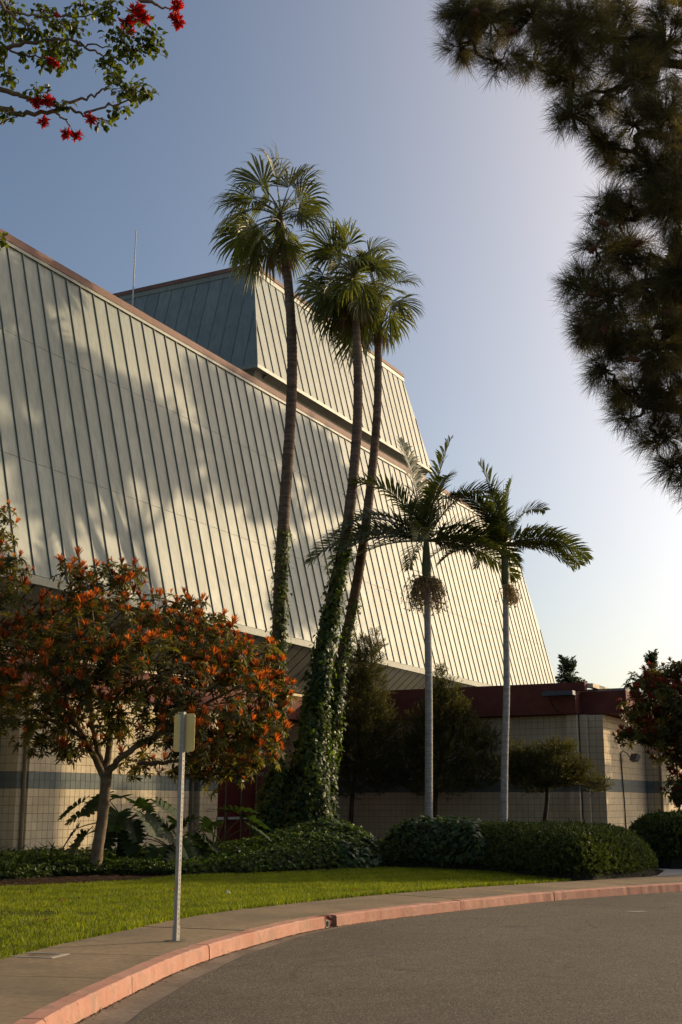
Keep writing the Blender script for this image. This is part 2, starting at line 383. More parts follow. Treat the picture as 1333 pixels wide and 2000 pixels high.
M['philo'] = leaf('split_leaf_blade', (.014,.030,.011), (.042,.064,.018), .30, .42, .35, None, True)
M['pine'] = leaf('pine_needle', (.030,.038,.015), (.190,.165,.070), .40, .48, .3, (1.5,1.35,.7))
M['cone'] = surf('pine_cone', (.075,.028,.014), (.13,.055,.028), 20, .8)
M['coral'] = leaf('coral_tree_leaf', (.016,.030,.007), (.105,.130,.016), .48, .38, .4, (1.7,1.6,.6), True)
M['coralred'] = leaf('scarlet_petal', (.34,.008,.006), (.60,.030,.012), .3, .4, .4, (1.4,.9,.7))
M['coralcore'] = surf('dark_red_calyx', (.07,.006,.008), (.13,.012,.012), 12, .6)
M['conifer'] = leaf('conifer_leaf', (.018,.030,.014), (.050,.066,.028), .2, .6, .3)
M['strap'] = leaf('strap_leaf', (.016,.036,.010), (.050,.080,.020), .3, .35, .5, None, True)
M['fallen'] = leaf('fallen_leaf', (.22,.05,.02), (.40,.10,.03), .2, .6, .3, None, True)
M['stone'] = surf('pale_stone', (.30,.29,.26), (.40,.39,.36), 12)

# ------------------------------------------------------------------ ground, road, kerb, pavement
def poly_mesh(name, pts, z, mat, thick=0):
    P = [Vector((p[0], p[1], z)) for p in pts]
    tris = tessellate_polygon([P])
    g = Geo(); V = np.array([list(p) for p in P]); T = np.array([t[:] for t in tris])
    nz = np.cross(V[T[:,1]]-V[T[:,0]], V[T[:,2]]-V[T[:,0]])[:, 2]
    T[nz < 0] = T[nz < 0][:, ::-1]
    g.add(V, T)
    if thick:
        n = len(V); Q = V.copy(); Q[:, 2] -= thick
        g.add(np.vstack([V, Q]), np.array([[i, n+i, n+(i+1) % n, (i+1) % n] for i in range(n)]))
    return g.mesh(name, mat)

struct('ground', poly_mesh('ground', [(-2500,-2500),(2500,-2500),(2500,2500),(-2500,2500)], -.03, M['ground']))

# the kerb's front top edge, and the back edge of the pavement, as matching curves
KF = spline([(-2.25,-22),(-2.24,-8),(-2.22,0),(-2.16,5),(-2.06,8.6),(-1.98,9.85),(-1.81,11.24),(-1.58,12.79),(-1.22,14.27),(-.66,15.98),(-.24,16.89),(.56,18.12),(1.9,19.75),(3.53,21.55),(6.32,23.85),(11,27.0),(18,31),(30,37),(60,50)], 24)
def resample(P, step):
    s = np.concatenate([[0], np.cumsum(np.linalg.norm(np.diff(P, axis=0), axis=1))])
    t = np.arange(0, s[-1], step)
    return np.stack([np.interp(t, s, P[:, k]) for k in range(2)], -1), t
KP, KS = resample(KF, .1)
KT = norm(np.gradient(KP, axis=0)); KN = np.stack([-KT[:, 1], KT[:, 0]], -1)      # towards the lawn
def k_at(xy):                                                                       # index of the nearest kerb station
    return int(np.argmin(((KP - np.array(xy))**2).sum(1)))
LAWN = spline([(-4.1,-22),(-4.05,-8),(-3.95,0),(-3.8,5),(-3.52,9.6),(-3.25,12.4),(-2.94,13.67),(-2.16,16.25),(-1.53,17.75),(-.51,19.36),(.57,20.82),(2.57,22.84),(4.38,24.38),(5.88,25.62),(10.1,28.9),(17.2,32.8),(29.2,38.6),(59,52)], 24)
def lawn_offset(i):                     # pavement width at a kerb station
    d = LAWN - KP[i]; a = d @ KT[i]
    k = np.argmin(np.abs(a) + 1000 * ((d @ KN[i]) < 0)); return float(d[k] @ KN[i])
KW = np.array([lawn_offset(i) for i in range(len(KP))])
KW = np.convolve(np.pad(KW, 12, mode='edge'), np.ones(25)/25, 'valid')

# gutter, a concrete apron that the asphalt overlaps more and more towards the right
gut = np.interp(KP[:, 1], [5, 9.9, 10.9, 12.8, 14, 15.6, 17.4, 18.6, 20, 22], [.42,.40,.36,.33,.26,.21,.15,.09,.06,.05])
wob = np.interp(np.arange(len(KP)), np.arange(0, len(KP)+6, 5), rng.normal(0, .012, len(range(0, len(KP)+6, 5))))
GI = KP - KN * 0.0; GO = KP - KN * (gut + .08)[:, None]; AE = KP - KN * (gut + wob)[:, None]
g = Geo(); n = len(KP)
V = np.vstack([np.c_[KP + KN*.05, np.zeros(n)+.002], np.c_[GO, np.full(n, -.002)]])
i = np.arange(n-1); g.add(V, np.stack([i, n+i, n+i+1, i+1], -1))
struct('gutter', g.mesh('gutter', M['gutter']))
road_pts = [tuple(p) for p in AE[::2]] + [(60,-60),(-2,-60)]
struct('road', poly_mesh('road', road_pts, .012, M['asphalt'], .03))
# a worn pale scuff and a shallow patch on the asphalt
sc_ = atZ(1240, 1782, 0)
mark = struct('paint_scuff', poly_mesh('paint_scuff', [(sc_.x-.14,sc_.y-.02),(sc_.x+.02,sc_.y-.05),(sc_.x+.2,sc_.y+.0),(sc_.x+.12,sc_.y+.07),(sc_.x-.02,sc_.y+.04)], .016, M['stone']))

# kerb: cast in lengths, each a piece of its own
kerb_root = struct('kerb', None)
KWID = .16
def kerb_piece(i0, i1, chip=0):
    idx = np.arange(i0, i1 + 1); c = .018
    jit = rng.normal(0, .0025, (len(idx), 2))
    prof = [(-.012, -.02), (-.004, .15 - c), (c*.9 - .002, .15), (KWID, .152), (KWID, -.02)]
    L = []
    for (o, z) in prof:
        L.append(np.c_[KP[idx] + KN[idx] * (o + jit[:, :1]), np.full(len(idx), z) + (jit[:, 1] if z > .1 else 0)])
    V = np.stack(L, 1); m, k = V.shape[:2]
    V[0, :, :2] += KT[i0] * .006; V[-1, :, :2] -= KT[i1] * .006
    a = np.arange(m-1)[:, None] * k; b = np.arange(k)[None]
    F = np.stack([a + b, a + (b+1) % k, a + k + (b+1) % k, a + k + b], -1).reshape(-1, 4)
    g = Geo().add(V.reshape(-1, 3), [F, np.array([list(range(k))[::-1]]), np.array([list(range((m-1)*k, m*k))])])
    return g.mesh('kerb_length', M['kerb'])
jx = [(-2.2,2),(-2.18,4),(-2.12,6.3),(-2.03,9.1),(-1.80,11.3),(-1.56,12.85),(-1.38,13.6),(-1.03,14.9),(-.25,16.93),(-.10,17.2),(.56,18.12),(1.82,19.65),(3.53,21.55),(5.4,23.1),(7.4,24.6),(9.6,26.1),(12,27.6)]
ji = [k_at(p) for p in jx]
notch = (ji[8], ji[9])
for a, b in zip(ji[:-1], ji[1:]):
    if (a, b) == notch: continue
    link('kerb_length', kerb_piece(a, b), kerb_root)
# dark backing in the joints
g = Geo(); idx = np.arange(ji[0], ji[-1]); m = len(idx)
V = np.stack([np.c_[KP[idx]+KN[idx]*.012, np.full(m,-.01)], np.c_[KP[idx]+KN[idx]*.012, np.full(m,.135)], np.c_[KP[idx]+KN[idx]*.15, np.full(m,.14)]], 1).reshape(-1,3)
keep = [t for t in range(m-1) if not (notch[0] <= idx[t] < notch[1])]
a = np.array(keep)*3
g.add(V, np.vstack([np.stack([a,a+1,a+4,a+3],-1), np.stack([a+1,a+2,a+5,a+4],-1)]))
link('joint_filler', g.mesh('joint_filler', M['joint']), kerb_root)
# the broken length with a drain pipe showing
nm = (notch[0] + notch[1]) // 2; c0 = KP[nm]; tt = KT[nm]; nn = KN[nm]
def loc3(a, b, z): return (c0[0] + tt[0]*a + nn[0]*b, c0[1] + tt[1]*a + nn[1]*b, z)
g = Geo()
half = (KS[notch[1]] - KS[notch[0]]) / 2
GX = np.linspace(-half+.004, half-.004, 9); GZ = np.linspace(-.01, .15, 7)
Vn = []
for zz in GZ:
    for xx in GX:
        dd = math.hypot((xx+.03)/.07, (zz-.055)/.055)
        b = .035 + .03*rng.uniform(-1, 1) + (.09 if dd < .8 else 0)
        if zz > .14: b = .05 + .02*rng.uniform(-1, 1)
        Vn.append(loc3(xx, b, zz + rng.normal(0, .006)))
Vn = np.array(Vn); q = [[r*9+c, r*9+c+1, (r+1)*9+c+1, (r+1)*9+c] for r in range(6) for c in range(8)]
g.add(Vn, np.array(q)); topb = np.array([loc3(xx, KWID, .15) for xx in GX]); k0 = 6*9
g.add(np.vstack([Vn[k0:k0+9], topb]), np.array([[c, c+1, 9+c+1, 9+c] for c in range(8)]))
M['broken'] = surf('broken_kerb_face', (.10,.045,.030), (.28,.11,.075), 14, .95, 60, .8, .02)
link('broken_length', g.mesh('broken_length', M['broken']), kerb_root)
g = Geo(); ring = []
for (rr, bb) in ((.052,.10),(.052,.0),(.044,.0),(.044,.10)):
    ring.append([loc3(-.03 + rr*math.cos(t), bb, .056 + rr*math.sin(t)) for t in np.arange(16)*math.pi/8])
V = np.array(ring).reshape(-1,3)
g.add(V, np.array([[r*16+c, r*16+(c+1)%16, (r+1)*16+(c+1)%16, (r+1)*16+c] for r in range(3) for c in range(16)]))
link('drain_pipe', g.mesh('drain_pipe', M['galv']), kerb_root)

# pavement of slabs with tooled joints
pav = struct('pavement', None)
def slab(i0, i1, gap0=.006, gap1=.006):
    idx = np.arange(i0, i1 + 1)
    A = KP[idx] + KN[idx] * (KWID + .004); B = KP[idx] + KN[idx] * KW[idx][:, None]
    A[0] += KT[i0]*gap0; B[0] += KT[i0]*gap0; A[-1] -= KT[i1]*gap1; B[-1] -= KT[i1]*gap1
    m = len(idx); dz = rng.normal(0, .002)
    V = np.vstack([np.c_[A, np.full(m, .150+dz)], np.c_[B, np.full(m, .156+dz)], np.c_[A, np.full(m, .05)], np.c_[B, np.full(m, .05)]])
    k = np.arange(m-1)
    F = np.vstack([np.stack([k, k+1, m+k+1, m+k], -1)[:, ::1], np.stack([k, 2*m+k, 2*m+k+1, k+1], -1), np.stack([m+k, m+k+1, 3*m+k+1, 3*m+k], -1),
                   [[0, m, 3*m, 2*m], [m-1, 3*m-1, 4*m-1, 2*m-1]]])
    return Geo().add(V, F).mesh('slab', M['concrete'])
sx = [(-2.2,-6),(-2.2,-3),(-2.2,0),(-2.2,1.5),(-2.18,3),(-2.15,4.5),(-2.13,6),(-2.08,7.4),(-2.04,8.8),(-1.97,10.05),(-1.83,11.1),(-1.60,12.65),(-1.0,15.05),(-.05,17.3),(.95,18.6),(2.0,19.9),(3.1,21.1),(4.3,22.2),(5.5,23.2),(6.8,24.2),(8.2,25.2),(10,26.4),(13,28.2),(18,31),(24,34)]
si = [k_at(p) for p in sx]
for k, (a, b) in enumerate(zip(si[:-1], si[1:])):
    wide = .016
    link('slab', slab(a, b, wide if k == 11 else .003, wide if k == 10 else .003), pav)
idx = np.arange(si[0], si[-1], 2); m = len(idx); g = Geo()
V = np.vstack([np.c_[KP[idx]+KN[idx]*(KWID+.005), np.full(m,.135)], np.c_[KP[idx]+KN[idx]*KW[idx][:,None], np.full(m,.139)]])
k = np.arange(m-1); g.add(V, np.stack([k, k+1, m+k+1, m+k], -1))
link('joint_bed', g.mesh('joint_bed', M['joint']), pav)

# utility box let into the pavement beside the lawn
def frame_box(name, label, cat, c, ang, L, W):
    t = thing(name, c, label, cat, None, ang)
    g = Geo()
    for b in ((-L/2,L/2,-W/2,-W/2+.05),(-L/2,L/2,W/2-.05,W/2),(-L/2,-L/2+.06,-W/2+.05,W/2-.05),(L/2-.06,L/2,-W/2+.05,W/2-.05)):
        g.add(boxV(*b, -.05, .010), BOXF)
    link('rim', g.mesh('rim', surf('box_rim_concrete', (.26,.23,.19), (.34,.30,.25), 9)), t)
    link('lid', box_mesh('lid', surf('box_lid_concrete', (.13,.095,.05), (.19,.14,.08), 7, .9, 60, .5), -L/2+.063, L/2-.063, -W/2+.053, W/2-.053, -.05, .004), t)
    link('lifting_slot', box_mesh('lifting_slot', M['joint'], -.03, .03, -.006, .006, .004, .007), t)
    return t
pc = atZ(63, 1867, .15)
frame_box('utility_box', 'concrete utility box lid set in the pavement at the lawn edge', 'utility box', (pc.x, pc.y, .153), R(-15), .62, .36)

# planting bed sheet, lawn, soil, side path
BACK = [(-14,21.5),(-9,21.8),(-6.3,22.4),(-5.0,23.3),(-4.0,24.4),(-3.35,26.0),(-2.6,26.6),(-1.9,26.7),(-.3,28.1),(.5,28.9),(1.2,29.1),(2.1,28.75),(3.0,28.1),(3.75,27.2),(4.2,25.6),(4.40,24.42)]
i0 = k_at((-2.2,-8)); i1 = k_at((3.62,21.65))
edge = [tuple(KP[i] + KN[i]*(KW[i]+.004)) for i in range(i0, k_at((4.6,22.4)), 3)]
LE = [p for p in edge if p[0] < 4.36]
lawn_poly = LE + BACK[::-1] + [(-14, edge[0][1])]
struct('lawn', poly_mesh('lawn', lawn_poly, .158, M['turf'], .06))
iA = k_at((-2.2,-8)); bed_edge = [tuple(KP[i] + KN[i]*(KW[i]-.02)) for i in range(iA, k_at((24,34)), 4)]
struct('planting_bed', poly_mesh('planting_bed', bed_edge + [tuple(BW(75, 10, 0)[:2]), tuple(BW(75,-60,0)[:2]), (-45, 20), (-45, edge[0][1])], .14, M['soil'], .12))
struct('path', poly_mesh('path', [(5.95,25.66),(6.5,26.4),(7.1,28.2),(7.3,31.5),(8.2,34.5),(9.4,34.0),(8.7,30),(8.9,28.3),(9.0,28.04),(7.6,27.0)], .150, surf('path_concrete', (.26,.25,.23), (.33,.32,.30), 2, .85, 80, .2), .05))

# ------------------------------------------------------------------ the theatre
B0 = (40.0, -26.0)
def B(v, u, z): return np.array([v - B0[1], u - B0[0], z])          # local frame: x across, y along
bl = BW(B0[0], B0[1], 0)
hall = thing('theatre_building', bl, 'large sage green metal clad theatre with leaning seamed walls and upper block', 'building', None, -AZB)

def leaning_face(parent, pb, pt, u0, u1, w, joints, along='u', hip0=0, hip1=0, rib_h=.055, rib_w=.034, th=.02, flip=1):
    """Seamed metal cladding on a leaning plane. pb/pt: (offset, z) of bottom and top in the direction across; u0..u1 along the
    bottom; hip0/hip1: how far the ends step in at the top."""
    def P(s, a, off=0.0):
        dv, dz = pt[0]-pb[0], pt[1]-pb[1]; l = math.hypot(dv, dz); nx, nz = flip*dz/l, -flip*dv/l
        o = pb[0] + dv*a + nx*off; z = pb[1] + dz*a + nz*off
        return B(o, s, z) if along == 'u' else B(s, o, z)
    def clip(poly, f):
        out = []
        for k in range(len(poly)):
            p, q = poly[k], poly[(k+1) % len(poly)]; fp, fq = f(p), f(q)
            if fp >= 0: out.append(p)
            if fp * fq < 0: t = fp/(fp-fq); out.append((p[0]+(q[0]-p[0])*t, p[1]+(q[1]-p[1])*t))
        return out
    n = max(1, round((u1-u0)/w)); ww = (u1-u0)/n
    cache = {}
    for r, (a0, a1) in enumerate(zip(joints[:-1], joints[1:])):
        for k in range(n):
            s0, s1 = u0+k*ww, u0+(k+1)*ww
            quad = [(s0+.002, a0+.0006), (s1-.002, a0+.0006), (s1-.002, a1-.0006), (s0+.002, a1-.0006)]
            cl = clip(clip(quad, lambda p: p[0]-(u0+hip0*p[1])), lambda p: (u1-hip1*p[1])-p[0])
            if len(cl) < 3: continue
            whole = len(cl) == 4 and all(abs(x[0]-y[0]) + abs(x[1]-y[1]) < 1e-6 for x, y in zip(cl, quad))
            if whole and r in cache:
                src, ks = cache[r]; d = (k-ks)*ww
                copy_part(src, parent, (0, d, 0) if along == 'u' else (d, 0, 0)); continue
            pts = [P(s, a, 0) for s, a in cl]; nv = P(cl[0][0], cl[0][1], th) - pts[0]
            V, F = prism(pts, nv); o = link('wall_panel', Geo().add(V, F).mesh('wall_panel', M['panel']), parent)
            if whole: cache[r] = (o, k)
    first = None
    for k in range(n+1):
        s = u0 + k*ww
        a_hi = 1.0
        if hip0: a_hi = min(a_hi, (s-u0)/hip0)
        if hip1: a_hi = min(a_hi, (u1-s)/hip1)
        if a_hi < .03: continue
        full = a_hi >= 1
        if full and first is not None:
            d = (k-first[1])*ww; copy_part(first[0], parent, (0, d, 0) if along == 'u' else (d, 0, 0)); continue
        pts = [P(s-rib_w/2, .001, 0), P(s+rib_w/2, .001, 0), P(s+rib_w/2, min(a_hi, .999), 0), P(s-rib_w/2, min(a_hi, .999), 0)]
        V, F = prism(pts, P(s, .001, rib_h) - P(s, .001, 0)); o = link('standing_seam', Geo().add(V, F).mesh('standing_seam', M['rib']), parent)
        if full: first = (o, k)
    return P

# main leaning wall
VB, ZB, VT, ZT, UE, UET = -19.5, 6.86, -21.63, 16.05, 65.24, 63.81
U0 = 65.24 - 96*.61
leaning_face(hall, (VB, ZB), (VT, ZT), U0, UE, .61, [0, .325, .705, 1.0], 'u', 0, UE-UET)
def loft(name, lo, hi, mat, parent):
    """A closed frustum from four lower and four upper corners (v,u,z)."""
    V = np.array([B(*p) for p in lo] + [B(*p) for p in hi])
    return link(name, Geo().add(V, BOXF).mesh(name, mat), parent)
UW = U0 - 6
loft('wall_core', [(VB-.03,UW,ZB),(VB-.03,UE-.05,ZB),(-45,UE-.05,ZB),(-45,UW,ZB)], [(VT-.03,UW,ZT),(VT-.03,UET-.05,ZT),(-43,UET-.05,ZT),(-43,UW,ZT)], M['core'], hall)
def strip(name, prof, u0, u1, mat, parent, e1=0.0):
    """A length of trim with a (v,z) profile running along the building."""
    pts = [B(v, u0, z) for v, z in prof]; V, F = prism(pts, B(0, u1, 0) - B(0, u0, 0))
    return link(name, Geo().add(V, F).mesh(name, mat), parent)
strip('head_trim', [(VT+.03,ZT+.005),(VT+.075,ZT+.005),(VT+.055,ZT+.115),(VT-.2,ZT+.115),(VT-.2,ZT+.005)], UW, UET+.02, M['trim'], hall)
uu = UW; 
while uu < UET:                          # coping in lengths
    strip('coping_length', [(VT+.07,ZT+.12),(VT+.02,ZT+.37),(VT-.5,ZT+.37),(VT-.5,ZT+.12)], uu+.004, min(uu+3.05, UET+.03), M['coping'], hall); uu += 3.05
strip('sill_trim', [(VB+.09,ZB-.02),(VB+.09,ZB-.22),(VB-.2,ZB-.22),(VB-.2,ZB-.02)], UW, UE, M['trim'], hall)
# sloping soffit boards under the lean
VW = -20.95
def soffit_board(u0, u1):
    a = (VB+.04, ZB-.225); b = (VW+.0, 5.36)
    g_ = .035
    pts = [B(a[0],u0+g_,a[1]), B(a[0],u1-g_,a[1]), B(b[0],u1-g_,b[1]), B(b[0],u0+g_,b[1])]
    return prism(pts, (0, 0, .04))
src = None; k = 0; bw = .61
while U0 + (k+1)*bw < UE:
    if src is None:
        V, F = soffit_board(U0, U0+bw); src = link('soffit_board', Geo().add(V, F).mesh('soffit_board', M['soffit']), hall)
    else: copy_part(src, hall, (0, k*bw, 0))
    k += 1
strip('soffit_backing', [(VB,ZB-.15),(VW-.02,5.44),(VW-.3,5.6),(VW-.3,ZB-.15)], UW, UE-.1, M['joint'], hall)
# round fitting on the soffit
sc = B(-20.35, 37.9, 5.92); nv = np.array([.64, 0, -.77]) ; ax = np.array([.77, 0, .64]); ay = np.array([0, 1., 0])
g = Geo(); rings = []
for rr, hh in ((.17, -.02), (.17, .09), (.13, .09), (.11, .02)):
    rings.append([sc + nv*hh + ax*rr*math.cos(t) + ay*rr*math.sin(t) for t in np.arange(20)*math.pi/10])
V = np.array(rings).reshape(-1, 3); g.add(V, [np.array([[r*20+c, r*20+(c+1)%20, (r+1)*20+(c+1)%20, (r+1)*20+c] for r in range(3) for c in range(20)]), np.array([list(range(60,80))])])
link('soffit_lamp', g.mesh('soffit_lamp', M['trim']), hall)

# upper block
TB, TT = 17.67, 22.12
tv_b, tv_t, tu0b, tu0t, tu1b, tu1t = -22.57, -23.60, 37.85, 39.18, 54.9, 53.85
leaning_face(hall, (tv_b, TB), (tv_t, TT), tu0b, tu1b, .61, [0, .52, 1.0], 'u', tu0t-tu0b, tu1b-tu1t)
leaning_face(hall, (tu0b, TB), (tu0t, TT), -36.0, tv_b, .61, [0, .52, 1.0], 'v', 1.0, tv_b-tv_t, .035, .02, flip=-1)
loft('tower_core', [(tv_b-.03,tu0b+.03,TB+.02),(tv_b-.03,tu1b-.03,TB+.02),(-36,tu1b-.03,TB+.02),(-36,tu0b+.03,TB+.02)], [(tv_t-.03,tu0t+.03,TT),(tv_t-.03,tu1t-.03,TT),(-35,tu1t-.03,TT),(-35,tu0t+.03,TT)], M['core'], hall)
def ring_trim(name, d0, d1, z0, z1, mat):
    """Trim that runs round the front and left sides of the upper block."""
    fr = [B(tv_t+d0, tu0t-d0, z0), B(tv_t+d0, tu1t+d0, z0), B(tv_t+d1, tu1t+d1, z1), B(tv_t+d1, tu0t-d1, z1)]
    V1, F1 = prism(fr, (-.25, 0, 0)); link(name, Geo().add(V1, F1).mesh(name, mat), hall)
    le = [B(tv_t+d0-.256, tu0t-d0, z0), B(-35, tu0t-d0, z0), B(-35, tu0t-d1, z1), B(tv_t+d1-.256, tu0t-d1, z1)]
    V1, F1 = prism(le, (0, .25, 0)); link(name, Geo().add(V1, F1).mesh(name, mat), hall)
ring_trim('head_trim', .05, .03, TT+.005, TT+.22, M['trim'])
ring_trim('coping_length', .06, .02, TT+.225, TT+.42, M['coping'])
# corner trim and sloping soffit of the upper block
cb = B(tv_b+.02, tu0b-.02, TB); ct = B(tv_t+.02, tu0t-.02, TT)
V, F = tube([cb, ct], [.035, .035], 6); link('corner_trim', Geo().add(V, F).mesh('corner_trim', M['trim']), hall)
strip('sill_trim', [(tv_b+.05,TB-.005),(tv_b+.05,TB-.14),(tv_b-.15,TB-.14),(tv_b-.15,TB-.005)], tu0b-.05, tu1b+.05, M['trim'], hall)
V, F = prism([B(tv_b-.16,tu0b-.05,TB-.005),B(-36,tu0b-.05,TB-.005),B(-36,tu0b-.05,TB-.14),B(tv_b-.16,tu0b-.05,TB-.14)], (0,.2,0)); link('sill_trim', Geo().add(V, F).mesh('sill_trim', M['trim']), hall)
src = None; k = 0; bw = 1.22
while tu0b + .8 + (k+1)*bw < tu1b - .3:
    if src is None:
        u_ = tu0b + .8
        V, F = prism([B(tv_b-.02,u_+.008,TB-.145),B(tv_b-.02,u_+bw-.008,TB-.145),B(tv_b-1.25,u_+bw-.008,TB-1.05),B(tv_b-1.25,u_+.008,TB-1.05)], (0,0,.03))
        src = link('soffit_board', Geo().add(V, F).mesh('soffit_board', M['soffit']), hall)
    else: copy_part(src, hall, (0, k*bw, 0))
    k += 1
loft('soffit_backing', [(tv_b-1.2,tu0b+.9,ZT-.3),(tv_b-1.2,tu1b-.9,ZT-.3),(-35,tu1b-.9,ZT-.3),(-35,tu0b+.9,ZT-.3)], [(tv_b-.1,tu0b+.1,TB-.06),(tv_b-.1,tu1b-.1,TB-.06),(-35.5,tu1b-.1,TB-.06),(-35.5,tu0b+.1,TB-.06)], M['soffit'], hall)
link('roof_deck', Geo().add(boxV(*(B(-42.9,UW,0)[0], B(VT-.45,0,0)[0]), UW-B0[0], UET-.2-B0[0], ZT-.05, ZT+.02), BOXF).mesh('roof_deck', M['roof']), hall)

# ---- block walls, laid cell by cell
CELL = .2032
def block_wall(parent, segs, z0, rows, band=(9, 10), limit=300):
    """segs: list of (kind, a, b, c): kind 'u' runs along u from a to b at v=c facing +v; kind 'v' runs along v at u=c facing -u.
    The first LIMIT cells are pieces of their own, the rest one mesh."""
    srcs = {}; count = 0; rest = [Geo(), Geo()]; nrest = [0, 0]
    Vb, Fb = bevel_box_mesh('', None, -.05, 0, -CELL/2+.0045, CELL/2-.0045, -CELL/2+.0045, CELL/2-.0045, .004)
    for kind, a, b, c in segs:
        n = max(1, round(abs(b-a)/CELL)); w = (b-a)/n; sw = abs(w)/CELL
        for k in range(n):
            for r in range(rows):
                m = 1 if band[0] <= r <= band[1] else 0
                s = a + (k+.5)*w; z = z0 + (r+.5)*CELL; off = rng.normal(0, .0012)
                loc = B(c+off, s, z) if kind == 'u' else B(s, c-off, z)
                rot = 0 if kind == 'u' else -math.pi/2
                if count < limit and 1 <= r <= 17:
                    key = (m, round(sw, 3))
                    if key not in srcs:
                        srcs[key] = Geo().add(Vb*[1, sw, 1], Fb).mesh('block', M['band' if m else 'block'])
                    o = link('block', srcs[key], parent, loc); o.rotation_euler.z = rot; count += 1
                else:
                    cr, sr = math.cos(rot), math.sin(rot); W = Vb*[1, sw, 1]
                    W = np.c_[W[:,0]*cr-W[:,1]*sr, W[:,0]*sr+W[:,1]*cr, W[:,2]] + loc
                    rest[m].add(W, Fb); nrest[m] += 1
    for m in (0, 1):
        if nrest[m]: link('block_field', rest[m].mesh('block_field', M['band' if m else 'block']), parent, None, 'stuff')
ZW0 = .12; ROWS = 21
UA = 24.25
block_wall(hall, [('u', UA+.2, 30.95, VW), ('v', VW-.2, VW, UA+.2), ('u', UA, UA+.2, VW-.2), ('v', VW-.8, VW-.2, UA), ('u', UA-7.3, UA, VW-.8),
                  ('v', VW-.25, VW, 32.2), ('u', 32.2, 33.2, VW), ('u', 30.95, 32.2, VW-.25)], ZW0, ROWS)
def wallbox(parent, name, mat, v0, v1, u0, u1, z0, z1):
    p, q = B(v0, u0, z0), B(v1, u1, z1); return link(name, box_mesh(name, mat, p[0], q[0], p[1], q[1], z0, z1), parent)
ZWT = ZW0 + ROWS*CELL
wallbox(hall, 'mortar_bed', M['mortar'], VW-.6, VW-.009, UA+.21, 30.95, 0, ZWT)
wallbox(hall, 'mortar_bed', M['mortar'], VW-.9, VW-.209, UA+.009, UA+.20, 0, ZWT)
wallbox(hall, 'mortar_bed', M['mortar'], VW-1.5, VW-.809, UA-7.3, UA-.001, 0, ZWT)
wallbox(hall, 'mortar_bed', M['mortar'], VW-.85, VW-.259, 30.951, 32.199, 0, ZWT)
wallbox(hall, 'mortar_bed', M['mortar'], VW-.62, VW-.009, 32.209, 33.2, 0, ZWT)
# recessed entrance with dark red doors
wallbox(hall, 'entrance_wall', M['joint'], VW-2.6, VW-2.4, 33.2, 39.8, 0, 5.3)
wallbox(hall, 'entrance_wall', M['block'], VW-2.4, VW-.62, 33.0, 33.2, 0, ZWT)
wallbox(hall, 'base_wall', M['core'], -44, VW-2.6, UW, UE-1.2, 0, 6.9)
for k, uu in enumerate((33.6, 34.55, 35.5, 36.45)):
    d = wallbox(hall, 'door', M['door'], VW-.62, VW-.56, uu, uu+.9, .2, 2.45)
    wallbox_p = B(VW-.555, uu+.12, 1.08); q = B(VW-.50, uu+.78, 1.16)
    link('push_bar', box_mesh('push_bar', M['alu'], wallbox_p[0], q[0], wallbox_p[1], q[1], 1.08, 1.16), d)
    wallbox(hall, 'door_jamb', M['pipe'], VW-.64, VW-.53, uu-.045, uu-.003, .2, 2.5)
wallbox(hall, 'door_head', M['pipe'], VW-.64, VW-.53, 33.55, 37.36, 2.5, 2.6)
wallbox(hall, 'transom_panel', M['door'], VW-.70, VW-.6, 33.2, 39.7, 2.61, 4.4)
strip('fascia_band', [(VW+.14,4.40),(VW+.14,5.20),(VW-.62,5.20),(VW-.62,4.40)], UW, 39.05, M['fascia'], hall)
strip('fascia_cap', [(VW+.17,5.205),(VW+.17,5.29),(VW-.62,5.37),(VW-.62,5.205)], UW, 39.05, M['block'], hall)
for uu in (24.55, 32.05):                # downpipes in the angles of the wall
    V, F = tube([B(VW+.0 if uu < 30 else VW-.18, uu-.25 if uu < 30 else uu, z) for z in (.1, 2, 4.35)], .045, 10)
    link('downpipe', Geo().add(V, F).mesh('downpipe', M['pipe']), hall)
tag(link('roof_mast', Geo().add(*tube([(0,0,0),(0,0,4.4),(.03,0,8.3)], [.04,.035,.022], 8)).mesh('roof_mast', M['alu']), None, BW(37.9, -28.5, ZT+.1) + Vector((0,0,0))), 'thin pale mast standing on the theatre roof left of the upper block', 'mast')

# ------------------------------------------------------------------ low wing in front
wing = thing('low_wing_building', bl, 'low cream block wing with oxblood fascia behind the two slim palms', 'building', None, -AZB)
UWG = 39.71
block_wall(wing, [('v', -15.2, -11.7, UWG), ('v', -11.7, -11.35, UWG-.2), ('u', UWG-.2, UWG, -11.35), ('v', -11.35, -11.08, UWG), ('u', UWG, UWG+.2, -11.08),
                  ('v', -11.08, -10.6, UWG+.2), ('u', UWG+.2, 45.5, -10.6), ('v', -10.6, -10.1, 45.5), ('u', 45.5, 60, -10.1), ('v', VW, -15.2, UWG)], ZW0, ROWS)
wallbox(wing, 'mortar_bed', M['mortar'], VW-.01, -11.70, UWG+.009, UWG+.5, 0, ZWT)
wallbox(wing, 'mortar_bed', M['mortar'], -11.69, -11.359, UWG-.191, UWG+.45, 0, ZWT)
wallbox(wing, 'mortar_bed', M['mortar'], -11.358, -11.089, UWG+.009, UWG+.45, 0, ZWT)
wallbox(wing, 'mortar_bed', M['mortar'], -11.6, -10.609, UWG+.46, 45.6, 0, ZWT)
wallbox(wing, 'mortar_bed', M['mortar'], -11.085, -10.61, UWG+.209, UWG+.459, 0, ZWT)
wallbox(wing, 'mortar_bed', M['mortar'], -11.6, -10.109, 45.61, 60, 0, ZWT)
ZF0, ZF1 = 4.40, 5.14
wallbox(wing, 'fascia_band', M['fascia'], VW+.15, -11.30, UWG-.42, UWG+.3, ZF0, ZF1)
